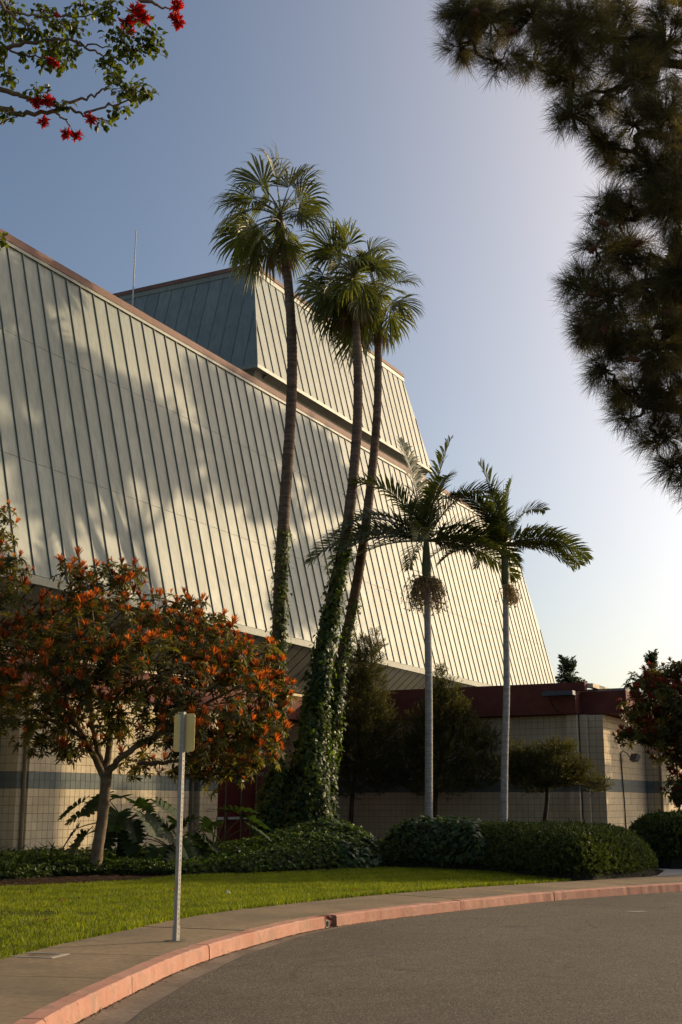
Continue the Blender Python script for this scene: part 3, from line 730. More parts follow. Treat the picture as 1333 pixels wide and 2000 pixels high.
wallbox(wing, 'fascia_band', M['fascia'], VW-.7, VW+.149, UWG-.42, UWG+.3, ZF0, ZF1-.003)
wallbox(wing, 'fascia_return', M['fascia'], -11.299, -9.80, UWG+.18, UWG+.5, ZF0+.01, ZF1-.01)
wallbox(wing, 'eave_box', M['fascia'], -10.99, -9.82, UWG+.501, 60, ZF0+.02, ZF1-.03)
wallbox(wing, 'parapet_band', M['fascia'], VW-.6, -11.0, UWG-.30, UWG-.05, ZF1+.003, ZF1+.27)
wallbox(wing, 'roof_deck', M['roof'], VW, -9.9, UWG+.55, 60, ZF1+.005, ZF1+.10)
wallbox(wing, 'parapet_cap', M['block'], -11.0, -10.8, UWG-.05, 60, ZF1+.11, ZF1+.24)
# conduits and the wall lamp on the side wall
def pipe(parent, name, pts, r, mat): 
    V, F = tube([B(*p) for p in pts], r, 8); return link(name, Geo().add(V, F).mesh(name, mat), parent)
pipe(wing, 'conduit', [(-11.32,UWG-.03,.2),(-11.32,UWG-.03,2.5),(-11.32,UWG-.03,4.38)], .016, M['darkmetal'])
pipe(wing, 'conduit', [(-10.075,45.47,.2),(-10.075,45.47,2.5),(-10.075,45.47,4.38)], .05, M['pipe'])
pipe(wing, 'conduit', [(-10.07,48.3,.2),(-10.07,48.3,3.6)], .03, M['darkmetal'])
lamp = tag(link('wall_floodlight', None, None, bl), 'small floodlight on a bent arm with a cable on the cream side wall', 'light'); lamp.rotation_euler.z = -AZB
pipe(lamp, 'cable', [(-10.57,42.1,.2),(-10.565,42.05,1.6),(-10.57,41.9,2.9),(-10.57,41.9,3.22)], .022, M['black'])
pipe(lamp, 'arm', [(-10.57,41.9,3.22),(-10.50,41.95,3.30),(-10.40,42.05,3.22),(-10.34,42.15,3.10)], .02, M['darkmetal'])
pp = B(-10.22, 42.3, 3.08)
hd = link('lamp_head', Geo().add(*((lambda V, F: (V, F))(boxV(-.16,.16,-.10,.10,-.13,.13)*np.array([[1,.5,.8],[1,.5,.8],[1,1,.8],[1,1,.8],[1,.5,1],[1,.5,1],[1,1,1],[1,1,1]]), BOXF))).mesh('lamp_head', M['darkmetal']), lamp, pp)
hd.rotation_euler = (R(-25), 0, R(-35))
link('lens', box_mesh('lens', M['glass'], -.13, .13, .101, .108, -.085, .11), hd)
fl = tag(link('flood_lamp', None, None, bl), 'long grey floodlight housing mounted on the oxblood fascia corner', 'light'); fl.rotation_euler.z = -AZB
p = B(-11.75, UWG-.78, 5.03)
g = Geo(); V = boxV(-.50,.50,-.2,.2,-.075,.075); V[4:6,1] += .1; V[6:8,1] -= .05; g.add(V, BOXF)
hous = link('housing', g.mesh('housing', M['darkmetal']), fl, p)
link('end_cap', box_mesh('end_cap', M['alu'], .502, .53, -.17, .17, -.065, .065), hous)
pipe(fl, 'bracket', [(-11.6,UWG-.40,4.98),(-11.65,UWG-.6,4.98)], .04, M['darkmetal'])
pipe(fl, 'cable', [(-12.1,UWG-.60,4.95),(-12.08,UWG-.46,4.75),(-11.95,UWG-.44,4.5),(-11.72,UWG-.44,4.42)], .012, M['black'])

# ------------------------------------------------------------------ sign
sb = atZ(344, 1838, .15)
sign = thing('sign_post', (sb.x, sb.y, .15), 'bare back of a small sign on a square perforated steel post', 'sign', None, R(-30))
sign.rotation_euler.y = R(.3)
def perf_post(H, w, hole=True):
    """Square tube with a column of real round holes on each face, cut as recessed octagons."""
    g = Geo(); c = w/2; step = .0508; nh = int(H/step); 
    for f in range(4):
        ang = f*math.pi/2; ca, sa = math.cos(ang), math.sin(ang)
        def tr(P): P = np.asarray(P, float); return np.c_[P[:,0]*ca-P[:,1]*sa, P[:,0]*sa+P[:,1]*ca, P[:,2]]
        for k in range(nh):
            z0, z1 = k*step, (k+1)*step if k < nh-1 else H
            zc = z0 + step/2; t = (np.arange(8)+.5)*math.pi/4; r = .0085
            O = np.array([[-c,-c,z0],[c,-c,z0],[c,-c,z1],[-c,-c,z1]])
            Hc = np.c_[r*np.cos(t), np.full(8,-c), zc + r*np.sin(t)]; In = Hc.copy(); In[:,1] += .005
            V = np.vstack([O, Hc, In])
            tri = [[1,2,4],[1,4,11],[2,3,6],[2,6,5],[2,5,4],[3,0,8],[3,8,7],[3,7,6],[0,1,10],[0,10,9],[0,9,8],[1,11,10]]
            quad = [[4+j, 4+(j+1)%8, 12+(j+1)%8, 12+j] for j in range(8)]
            g.add(tr(V), [np.array(tri), np.array(quad), np.array([list(range(12,20))])])
    return g
pg = perf_post(2.44, .046); link('post', pg.mesh('post', M['galv']), sign)
sl = perf_post(.16, .056); link('base_sleeve', sl.mesh('base_sleeve', M['galv']), sign)
link('base_patch', Geo().add(*tube([(0,0,-.004),(0,0,.008)], [.13,.12], 14)).mesh('base_patch', M['gutter']), sign)
g = Geo(); W, H, r = .29, .42, .033; lp = []
for cx, cz, a0 in ((W/2-r,H/2-r,0),(-W/2+r,H/2-r,90),(-W/2+r,-H/2+r,180),(W/2-r,-H/2+r,270)):
    for a in (0,22.5,45,67.5,90): lp.append((cx+r*math.cos(R(a0+a)), .0265, cz+r*math.sin(R(a0+a))+2.215))
V, F = prism(lp, (0,.003,0)); pl = link('sign_plate', g.add(V, F).mesh('sign_plate', M['signback']), sign)
for zz in (2.07, 2.37):
    link('bolt', Geo().add(*tube([(0,-.030,zz),(0,-.022,zz)], [.011,.011], 6)).mesh('bolt', M['alu']), sign)

# ------------------------------------------------------------------ palms
def fan_frond(seed, elev, Lp=.95, Lb=1.30, dead=False):
    """One fan leaf: petiole from the origin along +Y at ELEV degrees, blade of split segments hanging from its end."""
    g = np.random.default_rng(seed); G = Geo()
    e = R(elev); npt = 7; pts = []; d = np.array([0, math.cos(e), math.sin(e)]); p = np.zeros(3)
    sag = .10 if elev > 30 else .16
    for k in range(npt):
        pts.append(p.copy()); p = p + d*Lp/(npt-1); d = d + np.array([g.normal(0,.02), 0, -sag*(1 if not dead else .5)]); d /= np.linalg.norm(d)
    pts = np.array(pts); V, F = tube(pts, np.linspace(.032, .014, npt), 5)
    G.add(V, F, .4, 1)
    c = pts[-1]; fwd = d; side = norm(np.cross(fwd, [0, 0, 1.0])[None])[0]; upv = np.cross(side, fwd)
    Lp0 = Lp; tw = g.uniform(-1.2, 1.2); side, upv = side*math.cos(tw)+upv*math.sin(tw), upv*math.cos(tw)-side*math.sin(tw)
    ns = 30; half = R(g.uniform(72, 100) if not dead else 50)
    g0 = g.uniform(.2, .75)
    for k in range(ns):
        t = (k+.5)/ns*2-1; a = t*half
        L = Lb*(1-.28*abs(t)**2)*g.uniform(.88, 1.08)
        cup = g0*abs(t)
        dirv = fwd*math.cos(a) + side*math.sin(a) + upv*(cup - .05); dirv /= np.linalg.norm(dirv)
        w = math.sin(half/ns)*1.05
        st = [0.03, .30, .55, .78, 1.0]; gr = np.array([0, 0, -1.0]); P = []; dd = dirv.copy(); q = c.copy(); last = 0
        for j, s in enumerate(st):
            q = q + dd*(s-last)*L; last = s
            ww = [.06, .62, 1.0, .62, .06][j]*w*L*.5*(1.0 if not dead else .5)
            lat = np.cross(dd, upv); lat /= np.linalg.norm(lat)+1e-9
            fold = upv*ww*(.5 if k % 2 else .35)
            P += [q - lat*ww + fold, q, q + lat*ww + fold]
            dd = dd + gr*([.04,.08,.30,.75,.9][j]*(1.0 if not dead else 1.6)) + g.normal(0, .04, 3); dd /= np.linalg.norm(dd)
        F = [[j*3+i, j*3+i+1, (j+1)*3+i+1, (j+1)*3+i] for j in range(4) for i in range(2)]
        G.add(np.array(P), np.array(F), np.clip(.5+g.normal(0, .22) + np.repeat([-.1,0,0,.15,.3], 3), 0, 1), 0)
        if g.random() < .25 and not dead:      # a loose filament
            q2 = q + np.array([g.normal(0,.05), g.normal(0,.05), -.18])
            G.add(np.array([q, q+[.004,0,0], q2]), np.array([[0,1,2]]), .9, 0)
    return G.mesh('frond', [M['frond'] if not dead else M['deadfrond'], M['petiole'] if not dead else M['deadfrond']])
FAN = {e: [fan_frond(1000+e*3+k, e) for k in range(3)] for e in (72, 50, 28, 8, -14, -35)}
FAN['dead'] = [fan_frond(900+k, -62, .75, .8, True) for k in range(3)]

def along(path, z):
    P = np.array([list(p) for p in path]); return np.array([np.interp(z, P[:, 2], P[:, k]) for k in range(3)])
def fan_palm(label, trunk_px, Y, r0, r1, seed, size, wind, n_dead=9, base_r=None):
    g = random.Random(seed)
    ctrl = [atY(x, y, Y) for x, y in trunk_px]; ctrl[0].z = .05
    P = spline([list(p) for p in ctrl], 8)
    base = Vector(P[0]); t = thing('fan_palm', base, label, 'palm tree', 'fan palms in front of the theatre')
    m = len(P); rad = np.linspace(r0, r1, m) * (1 + np.random.default_rng(seed).normal(0, .02, m)); rad[0] *= 1.25; rad[1] *= 1.1
    fine = np.array([np.interp(np.linspace(0, m-1, m*4), np.arange(m), P[:, k]) for k in range(3)]).T
    fr = np.interp(np.linspace(0, m-1, m*4), np.arange(m), rad) * (1 + .03*np.where(np.arange(m*4) % 2, 1, -1))
    V, F = tube(fine - np.array(base), fr, 12)
    link('trunk', Geo().add(V, F).mesh('trunk', M['palmtrunk'], True), t)
    top = Vector(P[-1]) - base
    V, F = tube([top-Vector((0,0,.5)), top-Vector((0,0,.1)), top+Vector((0,0,.35))], [r1*1.05, r1*1.35, r1*.5], 10)
    link('crown_heart', Geo().add(V, F).mesh('crown_heart', M['petiole'], True), t)
    plan = [(72, 4), (50, 6), (28, 6), (8, 5), (-14, 5), (-35, 5)]
    for e, cnt in plan:
        a0 = g.uniform(0, 360)
        for k in range(cnt):
            az = a0 + 360*k/cnt + g.uniform(-30, 30); az += 24*math.sin(R(az - 90)) * -1
            o = link('frond', g.choice(FAN[e]), t, top + Vector((0, 0, .12 + .0045*e)))
            o.rotation_euler = (R(g.uniform(-14, 14)), R(wind*g.uniform(.3, 1.4) + g.uniform(-14, 14)), R(az)); o.rotation_mode = 'XYZ'
            s = size*g.uniform(.72, 1.15)*(1 + .16*math.sin(R(az))); o.scale = (s, s, s)
    for k in range(n_dead):
        o = link('dead_frond', g.choice(FAN['dead']), t, top + Vector((0, 0, -.15 - .25*g.random())))
        o.rotation_euler = (0, 0, R(360*k/n_dead + g.uniform(-15, 15))); s = size*g.uniform(.8, 1.05); o.scale = (s, s, s)
    return t, P
palm1, TR1 = fan_palm('tallest fan palm, leftmost of the three, its crown highest against the sky', [(533,1665),(541,1330),(550,1080),(566,850),(571,700),(564,560),(548,441)], 35.0, .19, .135, 1, .94, -8, 14)
palm2, TR2 = fan_palm('middle fan palm leaning right with a thick ivy covered lower trunk', [(590,1665),(622,1330),(652,1160),(680,1020),(697,850),(699,720),(692,555)], 34.4, .20, .115, 2, .86, 4, 11)
palm3, TR3 = fan_palm('rightmost fan palm of the three, lowest crown, leaning beside the middle one', [(606,1665),(659,1330),(688,1190),(713,1040),(734,850),(739,720),(736,600)], 35.6, .175, .105, 3, .80, 6, 10)

# ivy climbing the palms
IVY = ivy_T()
def ivy_on(label, jobs, name='climbing_ivy', mats=('ivy', 'ivylit')):
    """jobs: list of (path, z0, z1, radius function, count, size, side)"""
    base = Vector(jobs[0][0][0]); t = thing(name, (base.x, base.y, .14), label, 'ivy'); gs = [Geo(), Geo()]; st = Geo()
    for path, z0, z1, rf, cnt, sz, side in jobs:
        z = z0 + (z1-z0)*rng.random(cnt)**1.15; C = np.array([along(path, q) for q in z])
        a = rng.uniform(0, 2*math.pi, cnt)
        if side is not None:
            m_ = rng.random(cnt) < .6; a[m_] = side + rng.normal(0, .8, m_.sum())
        fr_ = (z-z0)/(z1-z0); rad = np.array([rf(q) for q in fr_])
        rad = rad*(1 + .16*np.sin(a*3 + z*2.2) + .10*np.sin(a*5 - z*4.1)) + rng.exponential(.035, cnt)
        o = np.stack([np.cos(a), np.sin(a), np.zeros(cnt)], -1)
        Pp = C + o*rad[:, None]
        nrm = norm(o + rng.normal(0, .35, (cnt, 3)) + [0, 0, .45]); dn = norm(np.cross(np.cross(nrm, [0, 0, -1.0]), nrm) + rng.normal(0, .35, (cnt, 3)))
        Mx = frames(dn, nrm); lit = rng.random(cnt) < (.15 + .7*fr_)  # more of the sunlit-coloured leaves towards the top
        S = sz*rng.uniform(.6, 1.25, cnt)*(1 - .35*fr_)
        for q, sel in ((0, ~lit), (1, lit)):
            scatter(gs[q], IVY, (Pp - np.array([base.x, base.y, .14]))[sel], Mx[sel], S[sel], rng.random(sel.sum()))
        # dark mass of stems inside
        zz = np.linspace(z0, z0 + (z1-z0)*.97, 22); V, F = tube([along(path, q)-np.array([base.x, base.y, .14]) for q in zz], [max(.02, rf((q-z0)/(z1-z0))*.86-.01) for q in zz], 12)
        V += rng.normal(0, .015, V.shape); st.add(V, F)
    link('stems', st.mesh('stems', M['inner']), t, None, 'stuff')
    link('foliage', gs[0].mesh('foliage', M['ivy']), t, None, 'stuff'); link('lit_foliage', gs[1].mesh('lit_foliage', M['ivylit']), t, None, 'stuff')
    return t
ivy_on('thin ivy creeping up the trunk of the tallest, leftmost fan palm', [(TR1, .1, 9.3, lambda q: .225 + .03*(1-q) - .06*q, 3000, .115, 5.6)])
ivy_on('dense dark ivy swathing the merged bases of the two leaning fan palms', [
    (TR2, .1, 4.6, lambda q: .27 + .50*(1-q)**1.3, 5000, .155, None), (TR2, 4.4, 8.7, lambda q: .28 - .10*q, 2200, .13, 5.6),
    (TR3, .1, 4.4, lambda q: .22 + .40*(1-q)**1.4, 3000, .15, None), (TR3, 4.2, 7.4, lambda q: .20 - .05*q, 900, .11, 5.4),
    ([(p[0]-.85, p[1]+.1, p[2]) for p in TR2], .1, 2.6, lambda q: .62*(1-.75*q**1.5), 2600, .155, None)])

def king_frond(seed, elev, L=3.1, curve=.16, wind=0):
    g = np.random.default_rng(seed); G = Geo(); n = 26
    d = np.array([0, math.cos(R(elev)), math.sin(R(elev))]); p = np.zeros(3); P = []; D = []
    for k in range(n):
        P.append(p.copy()); D.append(d.copy()); p = p + d*L/(n-1)
        d = d + np.array([wind*.01, 0, -curve*(.25 + 1.1*k/n)*.55]); d /= np.linalg.norm(d)
    P = np.array(P); V, F = tube(P, np.linspace(.035, .006, n), 5); G.add(V, F, .4, 1)
    roll = g.uniform(-.5, .5)
    for k in range(3, n):
        for s in (-1, 1):
            for rep in (0, .5):
                t = (k-rep)/n; c = P[k]*(1-rep*.0) if rep == 0 else (P[k]+P[k-1])/2
                fw = D[k]; sd = np.cross(fw, [0, 0, 1.0]); sd /= np.linalg.norm(sd)+1e-9; up = np.cross(sd, fw)
                sd, up = sd*math.cos(roll)+up*math.sin(roll), up*math.cos(roll)-sd*math.sin(roll)
                l = .68*math.sin(math.pi*min(1, .18+.80*t))**.6*g.uniform(.8, 1.1)*L/2.5; w = .024*g.uniform(.8, 1.2)*L/2.5
                dd = fw*(.55+.5*t) + s*sd*1.0 + up*(.35 + g.normal(0, .12)); dd /= np.linalg.norm(dd); q = c.copy(); pts = []
                for j, ww in enumerate((.5, 1.1, .9, .05)):
                    lat = np.cross(dd, up); lat /= np.linalg.norm(lat)+1e-9
                    pts += [q - lat*w*ww, q + lat*w*ww]
                    q = q + dd*l/3; dd = dd + np.array([0, 0, -.10-.22*j]) + g.normal(0, .05, 3); dd /= np.linalg.norm(dd)
                G.add(np.array(pts), np.array([[0,1,3,2],[2,3,5,4],[4,5,7,6]]), np.clip(.45+g.normal(0, .25), 0, 1), 0)
    return G.mesh('frond', [M['kingfrond'], M['petiole']])
KING = {e: [king_frond(300+e+k, e, 3.1, c) for k in range(2)] for e, c in ((80, .085), (62, .16), (38, .18), (16, .13), (2, .10))}
def king_palm(label, trunk_px, Y, r0, r1, seed, shaft, fronds, infl, size=1.0):
    g = random.Random(seed); ctrl = [atY(x, y, Y) for x, y in trunk_px]; ctrl[0].z = .05
    P = spline([list(p) for p in ctrl], 10); base = Vector(P[0])
    t = thing('king_palm', base, label, 'palm tree', 'slim king palms by the low wing'); m = len(P)
    rad = np.linspace(r0, r1, m); rad[:4] *= [1.35, 1.2, 1.1, 1.03]
    fine = np.array([np.interp(np.linspace(0, m-1, m*4), np.arange(m), P[:, k]) for k in range(3)]).T
    fr = np.interp(np.linspace(0, m-1, m*4), np.arange(m), rad) * (1 + .018*np.where(np.arange(m*4) % 2, 1, -1))
    V, F = tube(fine - np.array(base), fr, 14); link('trunk', Geo().add(V, F).mesh('trunk', M['kingtrunk'], True), t)
    top = Vector(P[-1]) - base; sh = np.linspace(0, shaft, 8)
    V, F = tube([top + Vector((0, 0, z)) for z in sh], np.array([1.25,1.5,1.45,1.3,1.2,1.05,.9,.6])*r1, 14)
    link('crownshaft', Geo().add(V, F).mesh('crownshaft', M['crownshaft'], True), t)
    for e, az, sc_f in fronds:
        o = link('frond', g.choice(KING[e]), t, top + Vector((0, 0, shaft*.92)))
        o.rotation_euler = (0, R(g.uniform(-8, 8)), R(az)); s = size*sc_f; o.scale = (s, s, s)
    V, F = tube([top+Vector((0,0,shaft*.9)), top+Vector((.02,0,shaft+.8)), top+Vector((.03,.02,shaft+1.75))], [.03,.018,.004], 6)
    link('spear_leaf', Geo().add(V, F).mesh('spear_leaf', M['crownshaft']), t)
    n, rr, ln, side = infl; G = Geo()
    for k in range(n):                      # hanging flower broom
        a = rng.uniform(0, 6.283) if side is None else rng.normal(side, .9); d = np.array([math.cos(a), math.sin(a), rng.uniform(.0, .6)]); q = np.array([0, 0, -.05]); pts = []; lk = rng.uniform(.6, 1.15); rk = rng.uniform(.15, 1.0)
        for j in range(8):
            pts.append(q.copy()); q = q + d*ln/7*(1 if j > 1 else rr*2.4*rk)*lk; d = d*np.array([.72,.72,1]) + np.array([0, 0, -.42]) + rng.normal(0, .16, 3); d /= np.linalg.norm(d)
        V, F = tube(pts, np.linspace(.008, .005, 8), 3, False); G.add(V + np.array(top), F, rng.random())
        for j in range(3, 8):               # small buds along the strand
            for _ in range(2):
                V = np.array(pts[j]) + np.array(top) + rng.normal(0, .03, (3, 3)); G.add(V, np.array([[0,1,2]]), rng.random())
    link('flower_broom', G.mesh('flower_broom', M['strand']), t, None, 'stuff')
    return t
king_palm('left slim palm with a dense brown flower broom under its crownshaft', [(837,1660),(838,1500),(838,1350),(836,1230),(834,1128)], 34.5, .115, .095, 5, 1.15,
    [(80, 75, 1.12), (80, -95, 1.05), (62, 200, .9), (62, 95, 1.0), (62, -75, .95), (62, 15, .85), (38, 80, 1.1), (38, 110, 1.0), (38, -60, .95), (16, 92, 1.25), (16, 70, 1.15), (16, 118, 1.05), (16, -85, 1.0), (2, -70, 1.05), (2, -105, 1.0), (2, 86, .9), (16, 170, .8), (16, 10, .8)], (190, .34, 1.3, None), .92)
king_palm('right slim palm with open sky behind its crown and a sparse flower broom', [(984,1660),(986,1500),(990,1350),(989,1240),(988,1142)], 34.8, .105, .085, 6, 1.25,
    [(80, 80, 1.0), (80, -60, .85), (62, 160, .8), (62, 75, 1.05), (62, -60, .85), (62, 110, .9), (38, 60, .8), (38, -85, .85), (16, -95, 1.0), (16, -75, 1.0), (2, -88, .85), (16, 80, .95), (2, 110, .9), (38, 180, .7), (16, 20, .75)], (60, .25, .8, -.3), .82)

# ------------------------------------------------------------------ trees with leaves
def limb(G, pts, r0, r1, n=7, seed=0):
    P = spline([list(p) for p in pts], 6); g = np.random.default_rng(seed)
    P[1:-1] += g.normal(0, .012, P[1:-1].shape); V, F = tube(P, np.linspace(r0, r1, len(P)), n); G.add(V, F); return P
def lobe_points(lobes, n, shell=.75, g=rng):
    """Points near the surface of ellipsoid lobes ((centre),(rx,ry,rz)); also the outward direction and which lobe."""
    vol = np.array([l[1][0]*l[1][2] + l[1][1]*l[1][2] for l in lobes]); k = g.choice(len(lobes), n, p=vol/vol.sum())
    C = np.array([list(l[0]) for l in lobes])[k]; Rr = np.array([l[1] for l in lobes])[k]
    d = sph(n, g); r = np.where(g.random(n) < .75, g.uniform(shell, 1.05, n), g.uniform(.25, shell, n))
    return C + d*Rr*r[:, None], d, k, r

# tree with orange-red new growth, left
TY = 25.6
tb = atZ(183, 1708, .15)
rt = thing('red_tipped_tree', (tb.x, tb.y, .15), 'broad evergreen tree with orange red leaf tips growing from the lawn at left', 'tree')
ro = np.array([tb.x, tb.y, .15])
def rp(x, y, dY=0): return np.array(list(atY(x, y, tb.y + dY))) - ro
G = Geo()
trunk_top = rp(205, 1522)
P = spline([list(rp(183,1712)), list(rp(190,1665)), list(rp(200,1600)), list(rp(206,1540)), list(rp(208,1515))], 6)
V, F = tube(P, np.interp(np.linspace(0,1,len(P)), [0,.08,.3,.8,1], [.21,.145,.120,.110,.12]), 12); V[:, :2] += rng.normal(0,.004,V[:, :2].shape)
link('trunk', Geo().add(V, F).mesh('trunk', M['bark'], True), rt)
lobes_px = [(40,1290,95,75,.3),(110,1230,85,70,.8),(60,1400,90,70,-.6),(190,1160,70,60,.2),(135,1125,28,40,.0),(240,1125,40,35,.3),(190,1260,110,85,-.9),(300,1225,105,70,.4),(370,1200,60,42,.6),(415,1230,45,40,.2),(300,1320,130,80,-1.0),
            (410,1290,90,60,-.3),(480,1290,70,50,.3),(420,1380,110,75,-.7),(510,1350,60,60,.0),(545,1375,32,35,.1),(500,1440,65,60,-.3),(440,1490,75,60,.1),(350,1430,75,55,-1.1),(140,1330,90,70,-1.2),(230,1400,100,60,-.2),(120,1440,75,45,.5),(380,1500,55,35,.5),
            (-30,1330,80,110,.0),(-40,1180,70,55,.2),(15,1110,45,55,.3),(5,1030,35,50,.3),(20,1165,40,28,-.1),(-60,1080,60,80,.3),(275,1490,45,28,.3),(150,1470,35,25,-.5)]
ppm = FPX/(tb.y*1.0)
lobes = [(rp(x, y, dy*1.1), (rx/ppm, max(.45, .85*rx/ppm), ry/ppm)) for x, y, rx, ry, dy in lobes_px]
forks = {'a': [trunk_top, rp(165,1440,-.2), rp(120,1380,-.3), rp(70,1320,-.2)], 'b': [trunk_top, rp(190,1460,.3), rp(175,1370,.4), rp(160,1260,.4), rp(140,1160,.2)],
         'c': [trunk_top, rp(215,1450,.1), rp(214,1420,.2), rp(235,1330,.2), rp(240,1200,.3)], 'd': [trunk_top, rp(235,1480,-.3), rp(300,1440,-.5), rp(380,1390,-.3), rp(480,1330,-.1)],
         'e': [rp(270,1492,-.2), rp(330,1488,-.2), rp(420,1470,-.1), rp(490,1440,0)], 'f': [rp(165,1440,-.2), rp(90,1400,.1), rp(0,1350,.1), rp(-50,1220,.2), rp(-10,1100,.3)], 'h': [rp(300,1440,-.5), rp(330,1340,-.2), rp(350,1250,.2)]}
node_pts = []
for k, (nm_, pts) in enumerate(forks.items()):
    gg = Geo(); Q = limb(gg, pts, .085 if nm_ in 'abcd' else .05, .022, 7, k); node_pts.append(Q)
    link('limb', gg.mesh('limb', M['bark'], True), rt)
node_pts = np.concatenate(node_pts)
tw = Geo(); lobe_hubs = []
for c, r in lobes:
    j = np.argmin(((node_pts - c)**2).sum(1)); mid = (node_pts[j] + c)/2 + rng.normal(0, .08, 3); limb(tw, [node_pts[j], mid, c], .026, .010, 4); lobe_hubs.append(c)
WG = [whorl_T(11, .20, .028, 8, 40+k, .35) for k in range(4)]
WR = [whorl_T(11 + 2*k, .13 + .018*k, .018, 68, 60+k, .03, .4) for k in range(5)]
WB = [whorl_T(22, .055, .020, 45, 80+k, .0, .3, False) for k in range(3)]
Pg, Dg, Kg, Rg = lobe_points(lobes, 2250, .72)
ax = norm(Dg*[.8,.8,.5] + [0, 0, .75] + rng.normal(0, .25, Dg.shape)); fol = Geo()
for q in range(4):
    sel = np.arange(len(Pg)) % 4 == q
    scatter(fol, WG[q], Pg[sel], frames(ax[sel], rng.normal(size=(sel.sum(), 3))), rng.uniform(.75, 1.2, sel.sum()), rng.random(sel.sum()))
link('foliage', fol.mesh('foliage', M['greenleaf']), rt, None, 'stuff')
for j in rng.choice(len(Pg), 800, replace=False):
    c = lobe_hubs[Kg[j]]; V, F = tube([c + (Pg[j]-c)*.35, c + (Pg[j]-c)*.7 + [0,0,-.03], Pg[j]], [.010,.008,.005], 3, False); tw.add(V, F)
link('twigs', tw.mesh('twigs', M['bark']), rt, None, 'stuff')
# red tips on the upper and sunward outside, each cluster a piece of its own
score = Dg @ np.array([.40, -.30, .85]) + rng.normal(0, .30, len(Pg)) + .10*np.clip(Pg[:,0], -2, 3); cand = np.where(Rg > .78)[0]; cand = cand[np.argsort(-score[cand])]
redm = [Geo().add(*WR[k][:2], np.clip(.5+WR[k][2], 0, 1)).mesh('red_leaf_cluster', M['redleaf']) for k in range(5)]
chosen = cand[:820]
def orient(o, axis, roll):
    o.rotation_mode = 'QUATERNION'; o.rotation_quaternion = Vector(axis).to_track_quat('Y', 'Z') @ Quaternion((0, 1, 0), roll)
near = sorted(chosen, key=lambda j: Pg[j][1])
for n_, j in enumerate(near[:290]):
    o = link('red_leaf_cluster', redm[n_ % 5], rt, Pg[j] + np.array(ax[j])*.04); orient(o, ax[j]*.6 + np.array([0,0,.6]), random.uniform(0, 6)); s = random.uniform(.65, 1.45); o.scale = (s, s, s)
restG = Geo(); js = np.array(near[290:])
for q in range(5):
    jj = js[q::5]; a2 = norm(ax[jj]*.6 + [0,0,.6]); scatter(restG, WR[q], Pg[jj] + ax[jj]*.04, frames(a2, rng.normal(size=(len(jj), 3))), rng.uniform(.8, 1.3, len(jj)), rng.random(len(jj)))
link('red_foliage', restG.mesh('red_foliage', M['redleaf']), rt, None, 'stuff')
bud = Geo(); jb = rng.choice(cand[:1500], 230, replace=False)
for q in range(3):
    jj = jb[q::3]; scatter(bud, WB[q], Pg[jj] + ax[jj]*.05, frames(norm(ax[jj] + [0,0,.5]), rng.normal(size=(len(jj), 3))), rng.uniform(.9, 1.7, len(jj)), rng.random(len(jj)))
link('flower_buds', bud.mesh('flower_buds', M['budleaf']), rt, None, 'stuff')

# its darker cousin by the side wall, right edge
RY = 33.0
rb = atY(1460, 1690, RY); mb = np.array([rb.x, rb.y, .14])
mt = thing('maroon_tipped_tree', mb, 'dark red tipped tree reaching in from the right edge beside the wing', 'tree')
def mp_(x, y, dY=0): return np.array(list(atY(x, y, RY + dY))) - mb
V, F = tube([mp_(1460,1690)*[1,1,0], mp_(1450,1600), mp_(1410,1520)], [.22,.16,.15], 10); link('trunk', Geo().add(V, F).mesh('trunk', M['bark'], True), mt)
ml_px = [(1250,1335,32,24,.0),(1290,1325,40,28,.3),(1330,1310,30,24,.2),(1300,1370,55,34,-.4),(1250,1390,42,28,.2),(1290,1430,60,34,.0),(1340,1400,60,60,-.3),(1240,1440,40,16,-.2),(1320,1470,50,30,.2),(1360,1340,60,50,.3),(1380,1450,70,60,.0),(1325,1540,26,30,-.2),(1370,1540,50,40,.2),(1420,1400,70,90,.2),(1213,1440,14,9,-.2),(1470,1380,80,90,.5),(1480,1500,70,60,.3),(1400,1300,60,40,.0),(1450,1310,70,50,.6),(1560,1360,110,80,.5),(1600,1450,110,70,-.5),(1680,1370,110,80,.3),(1540,1290,90,60,1.0),(1760,1410,110,80,.3),(1500,1440,90,60,-1.2),(1660,1300,110,60,1.5),(1800,1330,100,70,1.0),(1480,1245,100,55,.3),(1600,1225,110,60,.0),(1720,1230,120,65,.3),(1840,1250,110,65,.0),(1930,1320,90,70,.0)]
pm = FPX/RY; mlobes = [(mp_(x, y, dy), (rx/pm, .8*rx/pm, ry/pm)) for x, y, rx, ry, dy in ml_px]
lg = []
for k, pts in enumerate(([mp_(1410,1520), mp_(1370,1440), mp_(1310,1370), mp_(1260,1330)], [mp_(1410,1520), mp_(1350,1460), mp_(1270,1435), mp_(1215,1440,-.2)], [mp_(1410,1520), mp_(1420,1400), mp_(1390,1320)], [mp_(1410,1520), mp_(1370,1530), mp_(1330,1545)])):
    gg = Geo(); lg.append(limb(gg, pts, .08, .016, 6, 30+k)); link('limb', gg.mesh('limb', M['bark'], True), mt)
lg = np.concatenate(lg); tw = Geo()
for c, r in mlobes:
    j = np.argmin(((lg - c)**2).sum(1)); limb(tw, [lg[j], (lg[j]+c)/2, c], .02, .008, 4)
Pm, Dm, Km, Rm = lobe_points(mlobes, 7500, .6); axm = norm(Dm + [0, 0, .7] + rng.normal(0, .3, Dm.shape))
fol = Geo()
for q in range(4):
    s_ = np.arange(len(Pm)) % 4 == q; scatter(fol, WG[q], Pm[s_], frames(axm[s_], rng.normal(size=(s_.sum(), 3))), rng.uniform(.7, 1.1, s_.sum()), rng.random(s_.sum()))
